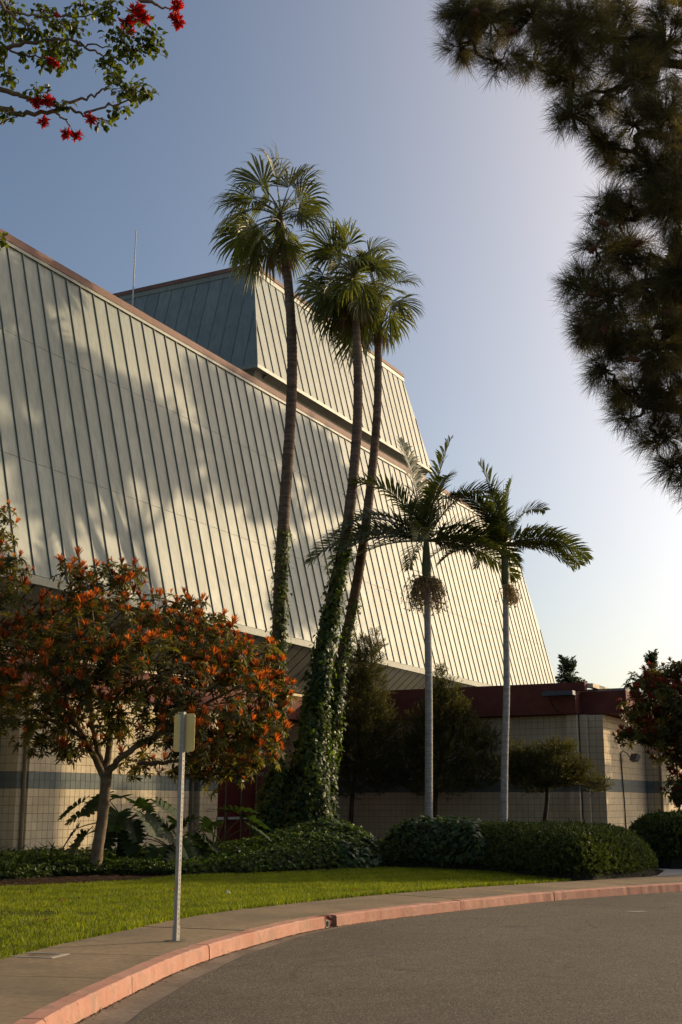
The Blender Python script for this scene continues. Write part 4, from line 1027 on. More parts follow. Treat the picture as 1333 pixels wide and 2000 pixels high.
for j in rng.choice(len(Pm), 400, replace=False):
    c = mlobes[Km[j]][0]; V, F = tube([c + (Pm[j]-c)*.3, Pm[j]], [.009,.005], 3, False); tw.add(V, F)
link('foliage', fol.mesh('foliage', M['greenleaf']), mt, None, 'stuff'); link('twigs', tw.mesh('twigs', M['bark']), mt, None, 'stuff')
mar = [Geo().add(*WR[k][:2], np.clip(.5+WR[k][2], 0, 1)).mesh('maroon_leaf_cluster', M['maroonleaf']) for k in range(5)]
for n_, j in enumerate(rng.choice(np.where((Rm > .5) & (Pm[:, 0] + mb[0] < 10.3))[0], 299, replace=False)):
    o = link('maroon_leaf_cluster', mar[n_ % 5], mt, Pm[j] + axm[j]*.04); orient(o, axm[j] + np.array([0,0,.4]), random.uniform(0, 6)); s = random.uniform(.85, 1.3); o.scale = (s, s, s)

mrest = Geo(); jm = rng.choice(np.where(Pm[:, 0] + mb[0] < 12)[0], 900, replace=False)
for q in range(5):
    jj = jm[q::5]; scatter(mrest, WR[q], Pm[jj] + axm[jj]*.05, frames(norm(axm[jj] + [0,0,.4]), rng.normal(size=(len(jj), 3))), rng.uniform(.8, 1.25, len(jj)), rng.random(len(jj)))
link('maroon_foliage', mrest.mesh('maroon_foliage', M['maroonleaf']), mt, None, 'stuff')

# narrow leaved shrubs trained up against the wing
SPR = [sprig_T(13, .075, .011, .24, 120+k, 60) for k in range(4)]
def wall_shrub(name, label, base_px, Y, trunk, lobes_px, n, tr=.09, size=1.0):
    bp = atY(base_px[0], base_px[1], Y); o3 = np.array([bp.x, bp.y, .14]); t = thing(name, o3, label, 'tree', 'shrubby trees against the wing wall')
    def wp(x, y, dY=0): return np.array(list(atY(x, y, Y + dY))) - o3
    tp = [wp(*q) for q in trunk]; tp[0][2] = 0
    V, F = tube(spline(tp, 5), np.linspace(tr, tr*.6, len(spline(tp, 5))), 9); link('trunk', Geo().add(V, F).mesh('trunk', M['darkbark'], True), t)
    k_ = FPX/Y; lb = [(wp(x, y, dy), (rx/k_, max(.35, .9*rx/k_), ry/k_)) for x, y, rx, ry, dy in lobes_px]; tw = Geo()
    for c, r in lb: limb(tw, [tp[-1]*.95, (tp[-1]+c)/2 + rng.normal(0, .06, 3), c], .03, .008, 4)
    P_, D_, K_, R_ = lobe_points(lb, n, .7); a_ = norm(D_*[.9,.9,.5] + [0, 0, .75] + rng.normal(0, .3, D_.shape)); fo = Geo()
    for q in range(4):
        s_ = np.arange(n) % 4 == q; scatter(fo, SPR[q], P_[s_], frames(a_[s_], rng.normal(size=(s_.sum(), 3))), size*rng.uniform(.8, 1.4, s_.sum()), rng.random(s_.sum()))
    link('foliage', fo.mesh('foliage', M['shrub']), t, None, 'stuff'); link('branches', tw.mesh('branches', M['darkbark']), t, None, 'stuff')
    return t
wall_shrub('wall_tree', 'tall dark shrubby tree beside the ivy, its twin spires up to the soffit', (685,1640), 40.5, [(685,1650),(686,1600),(690,1540),(700,1480)],
    [(690,1530,70,28,0),(640,1500,35,40,.2),(740,1500,40,40,-.2),(690,1470,80,50,.1),(720,1420,55,45,0),(660,1430,40,50,.2),(695,1370,50,50,0),(725,1350,30,40,-.1),(690,1320,35,45,0),(722,1300,22,40,0),(705,1272,10,30,0),(730,1262,12,28,0),(755,1425,16,14,0),(640,1450,25,30,0),(755,1395,14,12,0)], 4300)
wall_shrub('wall_tree', 'dark bushy tree behind the left slim palm, with one thin upright shoot', (852,1640), 40.0, [(852,1655),(851,1600),(852,1550),(862,1480)],
    [(860,1530,75,26,0),(800,1500,40,35,.1),(930,1510,42,32,-.1),(865,1470,70,45,0),(905,1440,48,36,0),(835,1430,45,45,.1),(865,1400,42,42,0),(890,1395,28,30,0),(855,1365,14,32,0),(880,1355,12,26,0),(860,1330,6,26,0),(950,1450,28,18,0),(790,1460,25,20,0),(965,1490,20,30,0),(778,1520,18,18,0)], 3900)
wall_shrub('wall_tree', 'small flat topped tree with layered boughs near the wing corner', (1066,1640), 37.0, [(1064,1655),(1064,1610),(1069,1560),(1066,1520)],
    [(1040,1490,40,22,0),(1075,1475,40,20,.1),(1020,1515,28,22,0),(1085,1515,50,26,-.1),(1045,1530,50,20,.1),(1120,1500,30,16,0),(1140,1525,34,14,0),(1010,1470,16,14,0),(1098,1462,18,9,0),(1168,1540,14,9,0),(1000,1500,16,22,0)], 2300, .08, .9)

# ------------------------------------------------------------------ hedges and ground cover
def in_poly(P, poly):
    x, y = P[:, 0], P[:, 1]; c = np.zeros(len(P), bool); n = len(poly)
    for i in range(n):
        (x1, y1), (x2, y2) = poly[i], poly[(i+1) % n]
        c ^= ((y1 > y) != (y2 > y)) & (x < (x2-x1)*(y-y1)/(y2-y1+1e-12)+x1)
    return c
def edge_dist(P, poly):
    A = np.array(poly); Bq = np.roll(A, -1, 0); d = np.full(len(P), 1e9)
    for a, b in zip(A, Bq):
        ab = b-a; t = np.clip(((P-a) @ ab)/(ab @ ab + 1e-12), 0, 1); d = np.minimum(d, np.linalg.norm(P - a - t[:, None]*ab, axis=1))
    return d
def smooth_poly(poly, per=6):
    P = [np.array(p, float) for p in poly]; n = len(P); out = []
    for k in range(n):
        p0, p1, p2, p3 = P[k-1], P[k], P[(k+1) % n], P[(k+2) % n]
        for t in np.arange(per)/per: out.append(.5*((2*p1)+(-p0+p2)*t+(2*p0-5*p1+4*p2-p3)*t*t+(-p0+3*p1-3*p2+p3)*t**3))
    return [tuple(p) for p in out]
def lump(P, f, a, seed):
    g = np.random.default_rng(seed); h = np.zeros(len(P))
    for k in range(5):
        w = g.normal(0, f, 2)*(1+.5*k); h += np.sin(P @ w + g.uniform(0, 6.28))/(1+.5*k)
    return a*h/2
def mound_height(P, poly, H, r, la, seed, hf=None):
    d = edge_dist(P, poly); q = np.clip(d/r, 0, 1); h = (H if hf is None else H*hf(P))*np.sqrt(np.clip(1-(1-q)**2, 0, 1))
    return np.where(in_poly(P, poly), np.maximum(h + lump(P, 2.2, la, seed)*q, .01), 0)
def mound(poly, H, r, n, T, mat, size, seed, z0=.14, la=.05, hf=None, up=.5, spread=.55, side=1.0, body=True, parts=None, view=None):
    """Leafy mass over a footprint: returns (foliage mesh geo, body geo)."""
    A = np.array(poly); lo, hi = A.min(0), A.max(0); G = Geo(); Bd = Geo()
    P = rng.uniform(lo, hi, (int(n*2.2), 2)); P = P[in_poly(P, poly)][:n]
    # extra points on the steep edge
    per = np.roll(A, -1, 0)-A; ln = np.linalg.norm(per, axis=1); ne = int(side*ln.sum()*H*n/max(1e-6, (hi-lo).prod())*1.3)
    k = rng.choice(len(A), ne, p=ln/ln.sum()); t = rng.random(ne)
    sgn = 1.0 if in_poly(np.array([(A[0]+A[1])/2 + np.array([-per[0][1], per[0][0]])/ln[0]*.05]), poly)[0] else -1.0
    nin = np.stack([-per[k][:, 1], per[k][:, 0]], -1)/ln[k][:, None]*sgn; zf = rng.random(ne)
    E_ = A[k] + per[k]*t[:, None] + nin*(r*(1-np.sqrt(1-zf**2)) + .02)[:, None]; ok = in_poly(E_, poly); E_ = E_[ok]
    P = np.vstack([P, E_]); h = mound_height(P, poly, H, r, la, seed, hf); e = .06
    gx = (mound_height(P+[e,0], poly, H, r, la, seed, hf) - mound_height(P-[e,0], poly, H, r, la, seed, hf))/(2*e)
    gy = (mound_height(P+[0,e], poly, H, r, la, seed, hf) - mound_height(P-[0,e], poly, H, r, la, seed, hf))/(2*e)
    nr = norm(np.stack([-np.clip(gx,-4,4), -np.clip(gy,-4,4), np.ones(len(P))], -1))
    P3 = np.c_[P, h + z0] + nr*rng.normal(0, .035, len(P))[:, None]
    Ts = T if isinstance(T, list) else [T]
    for q, tt in enumerate(Ts):
        s_ = np.arange(len(P3)) % len(Ts) == q
        if up is None:                                            # flat leaves lying on the surface
            nn_ = norm(nr[s_] + rng.normal(0, spread, (s_.sum(), 3)) + [0, 0, .3]); dd = norm(np.cross(nn_, rng.normal(size=(s_.sum(), 3)))); Mx = frames(dd, nn_)
        else: Mx = frames(norm(nr[s_] + rng.normal(0, spread, (s_.sum(), 3)) + [0, 0, up]), rng.normal(size=(s_.sum(), 3)))
        scatter(G, tt, P3[s_], Mx, size*rng.uniform(.65, 1.3, s_.sum()), rng.random(s_.sum()))
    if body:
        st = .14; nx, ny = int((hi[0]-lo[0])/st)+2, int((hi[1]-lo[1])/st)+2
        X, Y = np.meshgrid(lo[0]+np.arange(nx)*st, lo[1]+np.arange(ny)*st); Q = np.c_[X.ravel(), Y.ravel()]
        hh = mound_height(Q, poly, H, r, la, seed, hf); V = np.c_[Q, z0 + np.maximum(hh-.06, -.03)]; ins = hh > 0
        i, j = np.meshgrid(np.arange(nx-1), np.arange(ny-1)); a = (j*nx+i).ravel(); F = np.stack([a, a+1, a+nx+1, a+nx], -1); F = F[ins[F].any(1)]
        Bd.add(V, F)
    return G, Bd
HSP = [sprig_T(9, .045, .012, .085, 200+k, 65) for k in range(4)]
def hedge(label, poly, H, r, n, seed, extra=None):
    poly = smooth_poly(poly); c = np.mean(poly, axis=0); t = thing('hedge', (c[0], c[1], .14), label, 'hedge', 'clipped hedges by the path')
    G, Bd = mound(poly, H, r, n, HSP, 'hedge', 1.15, seed, la=.06, up=.35, spread=.5, side=1.3)
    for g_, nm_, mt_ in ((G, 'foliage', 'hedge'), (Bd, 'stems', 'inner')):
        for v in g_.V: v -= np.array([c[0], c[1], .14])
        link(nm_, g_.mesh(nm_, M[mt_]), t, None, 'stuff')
    return t, c
HP1 = [(1.15,29.3),(2.1,28.85),(3.2,27.6),(4.35,24.75),(5.4,25.3),(6.35,26.6),(6.7,28.0),(6.4,30.2),(4.6,32.0),(2.2,32.4),(1.2,31.3)]
h1, hc1 = hedge('long rounded clipped hedge at the lawn corner, below the slim palms', HP1, .82, .95, 17000, 5)
h2, hc2 = hedge('dark clipped hedge beyond the path at the right edge', [(7.0,30.4),(7.55,29.0),(9.2,29.4),(12,31.6),(14,34),(12.5,36.5),(9,34.5),(7.3,32.4)], 1.06, .7, 11000, 6)
# ivy straying over the hedge's left half, and pale shoots sticking out of it
G, _ = mound(smooth_poly([(1.05,29.4),(2.1,28.78),(3.1,27.7),(3.5,29),(3.9,31.5),(2.2,32.3),(1.1,31.3)]), 1.05, .9, 1500, IVY, 'ivy', .12, 5, la=.06, up=None, spread=.45, side=1.4, body=False)
iv = thing('hedge_ivy', (2.2, 30, .14), 'ivy straying over the left half of the long clipped hedge', 'ivy')
for v in G.V: v -= np.array([2.2, 30, .14])
link('foliage', G.mesh('foliage', M['ivy']), iv, None, 'stuff')
wp = atY(1135, 1650, 25.9); sh = thing('wild_shoots', (wp.x, wp.y, wp.z-.3), 'pale leafy shoots sticking out of the clipped hedge face', 'plant')
for k in range(7):
    a = rng.uniform(0, 6.28); d = norm(np.array([[math.cos(a)*.5-.1, math.sin(a)*.4-.5, rng.uniform(.3, .9)]]))
    G = Geo(); scatter(G, sprig_T(14, .075, .012, .34, 700+k, 50), rng.normal(0, .06, (1, 3)) + [0, -.12, .28], frames(d), [rng.uniform(.8, 1.1)], [.9])
    link('shoot', G.mesh('shoot', leaf('pale_shoot_leaf', (.05,.075,.02), (.16,.19,.06), .4, .45)) if k == 0 else G.mesh('shoot', bpy.data.materials['pale_shoot_leaf']), sh)

# ground cover: a low leafy carpet, rising to a bank round the palms
COV = [whorl_T(6, .055, .018, 35, 220+k, .1, .3, False) for k in range(3)]
cov_poly = [(-13,23.4),(-9,23.9),(-6.6,24.6),(-5.75,26.1),(-4.6,26.6),(-3.4,26.35),(-2.6,26.75),(-1.9,26.85),(-.9,27.6),(-.3,28.25),(.5,29.0),(1.15,29.35),(1.3,31.5),(1.2,33.2),(-.2,34.5),(-2.5,35.5),(-5.2,34.2),(-8.4,31.4),(-13,27.5)]
def cov_h(P):
    b = .55*np.exp(-(((P[:,0]+1.0)/1.9)**2 + ((P[:,1]-30.6)/2.2)**2)) + .30*np.exp(-(((P[:,0]-.1)/.9)**2 + ((P[:,1]-31.2)/1.2)**2))
    return (.23 + b)/1.0
gc = thing('ground_cover', (-2, 29, .14), 'low glossy green ground cover carpeting the bed behind the lawn', 'ground cover'); gc['kind'] = 'stuff'
del gc['category']
G, Bd = mound(cov_poly, 1.0, .55, 27000, COV, 'cover', 1.25, 9, la=.07, hf=cov_h, up=.6, spread=.45, side=.5)
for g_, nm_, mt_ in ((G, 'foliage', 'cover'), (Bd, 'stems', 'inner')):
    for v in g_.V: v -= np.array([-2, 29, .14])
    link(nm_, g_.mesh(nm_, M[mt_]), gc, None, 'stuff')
G, _ = mound(smooth_poly([(-.9,29.4),(.1,28.6),(.9,29.2),(1.2,30.4),(1.0,32.4),(.0,33.2),(-1.2,32.4),(-2.2,31.0)]), 1.02, .55, 2600, IVY, 'ivy', .14, 9, la=.07, hf=cov_h, up=None, spread=.4, side=.8, body=False)
ib = thing('ivy_bank', (0, 31, .14), 'broad leaved ivy spilling over the bank right of the palm bases', 'ivy')
for v in G.V: v -= np.array([0, 31, .14])
link('foliage', G.mesh('foliage', M['ivy']), ib, None, 'stuff')

# strap leaved clumps at the left end of the bed
def strap_leaf(seed, L, w):
    g = np.random.default_rng(seed); e = R(g.uniform(55, 80)); d = np.array([0, math.cos(e), math.sin(e)]); p = np.zeros(3); P = []; n = 7
    for k in range(n):
        ww = w*[.6,.9,1,1,.85,.55,.05][k]; P += [p + [-ww,0,.25*ww], p, p + [ww,0,.25*ww]]; p = p + d*L/(n-1); d = d + np.array([0, .05, -.26]); d /= np.linalg.norm(d)
    F = [[k*3+i, k*3+i+1, k*3+i+4, k*3+i+3] for k in range(n-1) for i in (0, 1)]
    return Geo().add(np.array(P), np.array(F), .5+g.normal(0, .2)).mesh('leaf', M['strap'])
SL = [strap_leaf(k, .55+.04*k, .018) for k in range(6)]
for k, (x, y) in enumerate([(12,1722),(45,1716),(82,1712),(-20,1724),(110,1700),(150,1702)]):
    p = atZ(x, y-6, .15); nm_ = ['at the far left edge of the bed', 'second from the left edge of the bed', 'third from the left, left of the tree trunk', 'just outside the left edge', 'close to the block wall left of the trunk', 'nearest the left tree trunk'][k]
    t = thing('strap_leaf_plant', (p.x, p.y, .14), 'arching strap leaved clump ' + nm_, 'plant', 'strap leaved clumps in the left bed')
    for j in range(26):
        o = link('leaf', random.choice(SL), t, (random.gauss(0,.08), random.gauss(0,.08), .0)); o.rotation_euler.z = random.uniform(0, 6.28); s = random.uniform(.8, 1.35); o.scale = (s, s, s)

# split leaf philodendrons
def philo_leaf(seed, Lp, Lb, elev):
    g = np.random.default_rng(seed); G = Geo(); e = R(elev); d = np.array([0, math.cos(e), math.sin(e)]); p = np.zeros(3); pts = []
    for k in range(8): pts.append(p.copy()); p = p + d*Lp/7; d = d + np.array([0, .02, -.085]); d /= np.linalg.norm(d)
    V, F = tube(pts, np.linspace(.020, .011, 8), 6); G.add(V, F, .5, 1)
    c = pts[-1]; fw = norm((d + np.array([0, .25, -.75]))[None])[0]; sd = np.array([1., 0, 0]); up = np.cross(sd, fw)
    n = 7; mid = []
    for k in range(n+1):
        mid.append(c.copy()); c = c + fw*Lb/n; fw = norm((fw + np.array([0, 0, -.05]))[None])[0]
    mid = np.array(mid)
    G.add(np.vstack([mid + sd*.012, mid - sd*.012]), np.array([[k, k+1, n+2+k, n+1+k] for k in range(n)]), .8, 0)
    for s in (-1, 1):
        for k in range(n):
            t = k/n; l = Lb*.50*math.sin(math.pi*min(1, .34+.62*t))**.6*g.uniform(.85, 1.12)+.03
            dr = sd*s*.95 + fw*(-.55+1.25*t) + up*.18; dr /= np.linalg.norm(dr); b = mid[k]; ax_ = fw
            w0 = Lb/n*.66; q = b.copy(); P = []; dd = dr.copy()
            for j, ww in enumerate((.80, .80, .95, .75, .12)):
                P += [q - ax_*w0*ww, q + ax_*w0*ww]; q = q + dd*l/4; dd = dd + np.array([0, 0, -.10*j]) + g.normal(0, .03, 3); dd /= np.linalg.norm(dd)
            G.add(np.array(P), np.array([[j*2, j*2+1, j*2+3, j*2+2] for j in range(4)]), np.clip(.45+g.normal(0, .2), 0, 1), 0)
    return G.mesh('leaf', [M['philo'], M['petiole']])
PH = [philo_leaf(500+k, .85+.08*(k % 3), .62+.05*(k % 2), e) for k, e in enumerate((80, 60, 45, 30, 15, 5))]
def philodendron(label, x, y, Y, trunk_h, leaves, size, seed):
    g = random.Random(seed); p = atY(x, y, Y); t = thing('split_leaf_philodendron', (p.x, p.y, .14), label, 'plant')
    V, F = tube([(0,0,0),(.03,0,trunk_h*.5),(.0,.02,trunk_h)], [.16,.14,.12], 10); V += np.random.default_rng(seed).normal(0, .012, V.shape)
    link('stem', Geo().add(V, F).mesh('stem', M['darkbark']), t)
    for az, k, s in leaves:
        o = link('leaf', PH[k], t, (g.gauss(0,.03), g.gauss(0,.03), trunk_h*g.uniform(.82, 1.0))); o.rotation_euler = (R(g.uniform(-8,8)), R(g.uniform(-12,12)), R(az)); o.scale = (s*size,)*3
    return t
philodendron('large split leaf philodendron with a thick dark stem right of the left tree trunk', 236, 1680, 28.6, 1.05,
    [(88,2,1.25),(95,4,1.2),(80,5,1.1),(110,3,1.1),(60,1,1.0),(20,0,1.0),(-30,1,1.0),(-60,2,1.1),(-85,3,1.15),(-110,4,1.1),(-70,5,1.0),(150,2,1.1),(180,3,1.05),(-150,4,1.0),(125,5,1.0),(-95,2,1.2),(-130,3,1.1),(200,5,.9),(-40,4,.9),(140,1,.9),(170,4,1.0)], .85, 1)
philodendron('split leaf philodendron with silvery hanging leaves behind the sign post', 330, 1685, 28.2, .55,
    [(90,2,.9),(70,3,.9),(-80,2,.9),(-100,3,.9),(170,4,.9),(200,5,.9),(-150,4,.85),(130,5,.85),(0,1,.8),(-40,3,.9),(-120,5,.8)], .95, 2)
philodendron('upright split leaf philodendron with pale stalks in front of the red doors', 418, 1670, 28.8, .45,
    [(75,1,1.0),(-75,0,1.15),(-60,1,1.1),(95,3,.95),(-95,2,1.0),(160,4,.9),(190,5,.9),(110,5,.8),(-120,4,.9),(20,1,.9),(-20,0,1.0),(80,4,.9)], .95, 3)

# ------------------------------------------------------------------ grass
lp_ = np.array(lawn_poly); LPc = [tuple(p) for p in lawn_poly]
Pgr = np.c_[rng.uniform(-13.5, 4.5, 640000), rng.uniform(7, 29.3, 640000)]
Pgr = Pgr[(Pgr[:, 0] > -.40*Pgr[:, 1] - 2.2)]; Pgr = Pgr[in_poly(Pgr, LPc)]
bare = np.hypot((Pgr[:, 0] - atZ(30, 1786, .16).x)/.9, (Pgr[:, 1] - atZ(30, 1786, .16).y)/.42) < 1 + .3*np.sin(Pgr[:, 0]*9)
Pgr = Pgr[~bare | (rng.random(len(Pgr)) < .12)]
ei = rng.integers(0, len(LE)-1, 9000); eu = rng.random(9000)[:, None]; LEa = np.array(LE)
Epts = LEa[ei]*(1-eu) + LEa[ei+1]*eu + rng.normal(0, .022, (9000, 2)); Epts = Epts[(Epts[:, 1] > 7)]
Pgr = np.vstack([Pgr, Epts])
nG = len(Pgr); patch = lump(Pgr, 1.6, .5, 3) + lump(Pgr, 5.0, .35, 8); hgt = rng.uniform(.022, .055, nG)*(1+.25*patch)
ed = edge_dist(Pgr, [tuple(p) for p in LE] + [(-14, 60), (-14, -8)]); hgt *= np.where(ed < .12, 1.5, 1.0)
an = rng.uniform(0, 6.283, nG); w_ = rng.uniform(.004, .008, nG); ln_ = rng.normal(0, .35, (nG, 2))
b0 = np.c_[Pgr, np.full(nG, .157)]; sx_ = np.c_[np.cos(an)*w_, np.sin(an)*w_, np.zeros(nG)]
tip = b0 + np.c_[ln_*hgt[:, None], hgt]
V = np.stack([b0-sx_, b0+sx_, tip], 1).reshape(-1, 3)
tint = np.clip(.42 + .34*patch + rng.normal(0, .24, nG), 0, 1)
go = link('grass', Geo().add(V, np.arange(nG*3).reshape(-1, 3), np.repeat(tint, 3)).mesh('grass', M['grass']), None, None, 'stuff'); go['label'] = 'short green grass of the lawn'
# soil chips and litter under the tree
ch = Geo(); nC = 2600; Pc = np.c_[rng.uniform(-8, -2.6, nC), rng.uniform(22, 27.2, nC)]; Pc = Pc[~in_poly(Pc, LPc)]
for q in range(len(Pc)):
    a = rng.uniform(0, 6.28); l, w2 = rng.uniform(.02, .07), rng.uniform(.008, .02); c_, s_ = math.cos(a), math.sin(a); z = .143+rng.uniform(0, .012)
    ch.add(np.array([[Pc[q][0]+c_*u-s_*v, Pc[q][1]+s_*u+c_*v, z+rng.uniform(0,.01)] for u, v in ((-l,-w2),(l,-w2),(l,w2),(-l,w2))]), np.array([[0,1,2,3]]), rng.random())
cho = link('bark_litter', ch.mesh('bark_litter', leaf('litter', (.03,.018,.01), (.16,.075,.04), .1, .8, .2)), None, None, 'stuff'); cho['label'] = 'bark chips and dead leaves on the bare soil'
# fallen leaves one can pick out
FL = [Geo().add(np.array([[0,-.05,.004],[-.022,0,.016],[.022,.004,.012],[0,.055,.01],[0,.0,.004]]), np.array([[0,2,4],[2,3,4],[3,1,4],[1,0,4]]), .2+.2*k).mesh('fallen_leaf', M['fallen']) for k in range(4)]
FLL = ['pale fallen leaf on the lawn nearest the left tree trunk', 'red fallen leaf on the sunny grass below the left tree trunk', 'dry fallen leaf on the sunny grass left of the sign post', 'dry fallen leaf beside the bare patch at the left edge of the lawn',
       'red fallen leaf touching the sign post on its left in the shaded grass', 'red fallen leaf just right of the sign post on the lawn', 'orange fallen leaf alone in mid lawn, lower of the middle pair', 'red fallen leaf in mid lawn, upper of the middle pair',
       'rightmost fallen leaf on the lawn, close to the pavement', 'leftmost fallen leaf at the foot of the ground cover', 'rightmost fallen leaf at the foot of the ground cover', 'red fallen leaf on the shaded lawn behind the pale stone',
       'dry curled leaf in the gutter nearest the camera', 'dead leaf by the kerb just right of the drain pipe', 'dead leaf by the kerb farthest right']
for k, (x, y, z) in enumerate([(62,1743,.19),(125,1760,.19),(277,1752,.19),(90,1798,.19),(340,1738,.19),(368,1745,.19),(510,1746,.19),(475,1742,.19),(695,1738,.19),(452,1712,.19),(477,1708,.19),(450,1720,.19),(195,1972,.005),(760,1790,.016),(835,1781,.016)]):
    p = atZ(x, y, z); onl = z > .1
    o = tag(link('fallen_leaf', FL[k % 4], None, (p.x, p.y, z)), FLL[k], 'leaf', 'fallen leaves on the lawn' if onl else 'dry leaves in the gutter')
    o.rotation_euler = (random.uniform(-.3,.3), random.uniform(-.3,.3), random.uniform(0,6)); s = random.uniform(.8, 1.25); o.scale = (s, s, s)
p = atZ(445, 1745, .17); V, F = tube([(0,0,0),(0,0,.03),(0,0,.055)], [.05,.055,.02], 7); V += rng.normal(0, .006, V.shape)
tag(link('stone', Geo().add(V, F).mesh('stone', M['stone']), None, (p.x, p.y, .155)), 'small pale stone lying in the grass right of the sign post', 'stone')

# ------------------------------------------------------------------ coral tree, top left
CY = 11.2
cb_ = np.array([-6.4, 11.6, .15]); ct_ = thing('coral_tree', cb_, 'coral tree branches with scarlet flower heads hanging in at the top left', 'tree')
def cp_(x, y, dY=0): return np.array(list(atY(x, y, CY + dY))) - cb_
V, F = tube(spline([(0,0,-.1),(.1,0,1.2),(.3,-.05,2.6),(.7,-.1,4.0)], 5), np.linspace(.26,.15,16), 10); link('trunk', Geo().add(V, F).mesh('trunk', M['bark'], True), ct_)
cut = np.array([.7,-.1,4.0])
limbs_px = [[cut, cp_(-160,260,.2), (0,212),(32,220),(104,220),(126,203),(165,192),(200,178),(225,160)], [cut, cp_(-160,160,.3), (0,176),(60,193),(130,212),(165,222),(215,238)], [(165,222),(205,210),(245,200),(285,185)],
            [cut, cp_(-160,130,.2), (-40,110),(15,92),(80,82),(135,80),(165,88),(220,92)], [(150,84),(185,100),(215,113),(250,125)], [(10,95),(60,108),(112,116)], [cut, cp_(-150,30,.2), (-30,-10),(30,35),(75,55)], [(30,25),(80,30),(140,33),(215,24)],
            [cp_(-150,30,.2), (60,-50),(180,-40),(280,0),(310,10),(335,20)], [(104,220),(125,232),(138,248)], [(12,96),(10,130),(5,165)], [(-30,230),(0,240),(35,228)], [(225,160),(240,170),(260,180)], [cut, cp_(-90,420,.1), (-30,438),(2,462)]]
tips = []
for k, L_ in enumerate(limbs_px):
    pts = [cp_(*q) if isinstance(q, tuple) else q for q in L_]; gg = Geo(); far = not isinstance(L_[0], tuple)
    r0 = .04 if far else .014
    Q = limb(gg, pts, r0 if far else .013, .006, 6, 60+k); link('limb', gg.mesh('limb', M['bark'], True), ct_)
clus = [(15,15,40,32),(60,60,38,22),(20,60,30,35),(115,45,36,26),(105,95,48,40),(150,55,30,18),(160,12,45,18),(215,10,35,16),(205,30,25,15),(235,72,45,20),(290,88,45,26),(255,100,40,22),(215,130,32,24),(225,150,30,18),(255,178,50,26),(285,180,22,18),(230,215,32,18),(205,240,25,10),(20,150,22,22),(75,180,34,14),(15,225,26,14),(110,125,40,16),(55,110,25,12),(140,100,22,18),(300,70,28,15),(0,100,20,25),(2,470,12,22),(80,25,40,16),(270,30,28,22),(125,205,20,10),(-60,40,60,50),(-90,140,60,45),(-120,215,50,35),(-160,70,70,60),(-60,-40,80,50),(-200,150,60,50),(-40,425,22,22)]
kc = FPX/CY; cl = [(cp_(x, y, rng.uniform(-.25, .25)), (rx/kc, rx/kc, ry/kc)) for x, y, rx, ry in clus]
Pc_, Dc_, Kc_, Rc_ = lobe_points(cl, 2700, .35); dn = norm(rng.normal(0, .6, Pc_.shape) + [0, 0, -.55] + Dc_*.5); up_ = norm(rng.normal(0, .55, Pc_.shape) + [0,0,.7])
LV, LF, LR = leaf_T(.068, .029, .010, .02)
lmesh = [Geo().add(LV*[1,1,s], LF, .25+.2*k).mesh('leaf', M['coral']) for k, s in enumerate((1, 1.6, -.6))]
tw = Geo(); LGc = Geo()
for j in range(len(Pc_)):
    if j < 300:
        o = link('leaf', lmesh[j % 3], ct_, Pc_[j]); o.rotation_mode = 'QUATERNION'; o.rotation_quaternion = Matrix(frames(dn[j:j+1], up_[j:j+1])[0]).to_quaternion(); s = random.uniform(.7, 1.3); o.scale = (s, s, s)
Tl = (LV, LF, np.zeros(len(LV))); scatter(LGc, Tl, Pc_[300:], frames(dn[300:], up_[300:]), rng.uniform(.6, 1.25, len(Pc_)-300), rng.random(len(Pc_)-300))
link('foliage', LGc.mesh('foliage', M['coral']), ct_, None, 'stuff')
for j in range(0, len(Pc_), 3):
    c = cl[Kc_[j]][0]; V, F = tube([c, (c+Pc_[j])/2 + [0,0,.02], Pc_[j]], [.005,.004,.002], 3, False); tw.add(V, F)
link('twigs', tw.mesh('twigs', M['bark']), ct_, None, 'stuff')
def coral_flower(seed, r):
    g = np.random.default_rng(seed); G = Geo(); V, F = tube([(0,0,-.6*r),(0,0,0),(0,0,.5*r)], [.05*r,.22*r,.1*r], 7); G.add(V, F, .2, 1)
    for k in range(34):
        d = norm((g.normal(size=3)*[1,1,.8] + [0,0,-.15])[None]); M_ = frames(d, g.normal(size=(1,3))); l = r*g.uniform(.65, 1.1); T_ = leaf_T(l, l*.22, l*.12, l*.28)
        G.add((T_[0] @ M_[0].T) + d[0]*.1*r, T_[1], np.clip(g.uniform(.1, 1), 0, 1), 0)
    for k in range(18):
        d = norm(g.normal(size=(1,3))); M_ = frames(d, g.normal(size=(1,3))); l = r*g.uniform(.6, .95); T_ = small_leaf_T(l, l*.06, 0, 0); G.add(T_[0] @ M_[0].T, T_[1], .1, 1)
    return G.mesh('flower_head', [M['coralred'], M['coralcore']])
CFm = [coral_flower(k, .11) for k in range(4)]
for k, (x, y, s) in enumerate([(268,20,1.0),(248,45,.9),(282,35,.95),(347,12,.8),(348,42,.85),(342,30,.7),(72,200,.8),(92,196,.8),(85,238,.65),(128,260,.7),(150,265,.7),(178,232,.65),(98,118,.5),(110,125,.45),(255,60,.6),(112,28,.35)]):
    o = link('flower_head', CFm[k % 4], ct_, cp_(x, y, -.1)); o.rotation_euler = (random.uniform(-.6,.6), random.uniform(-.6,.6), random.uniform(0,6)); o.scale = (s, s, s)

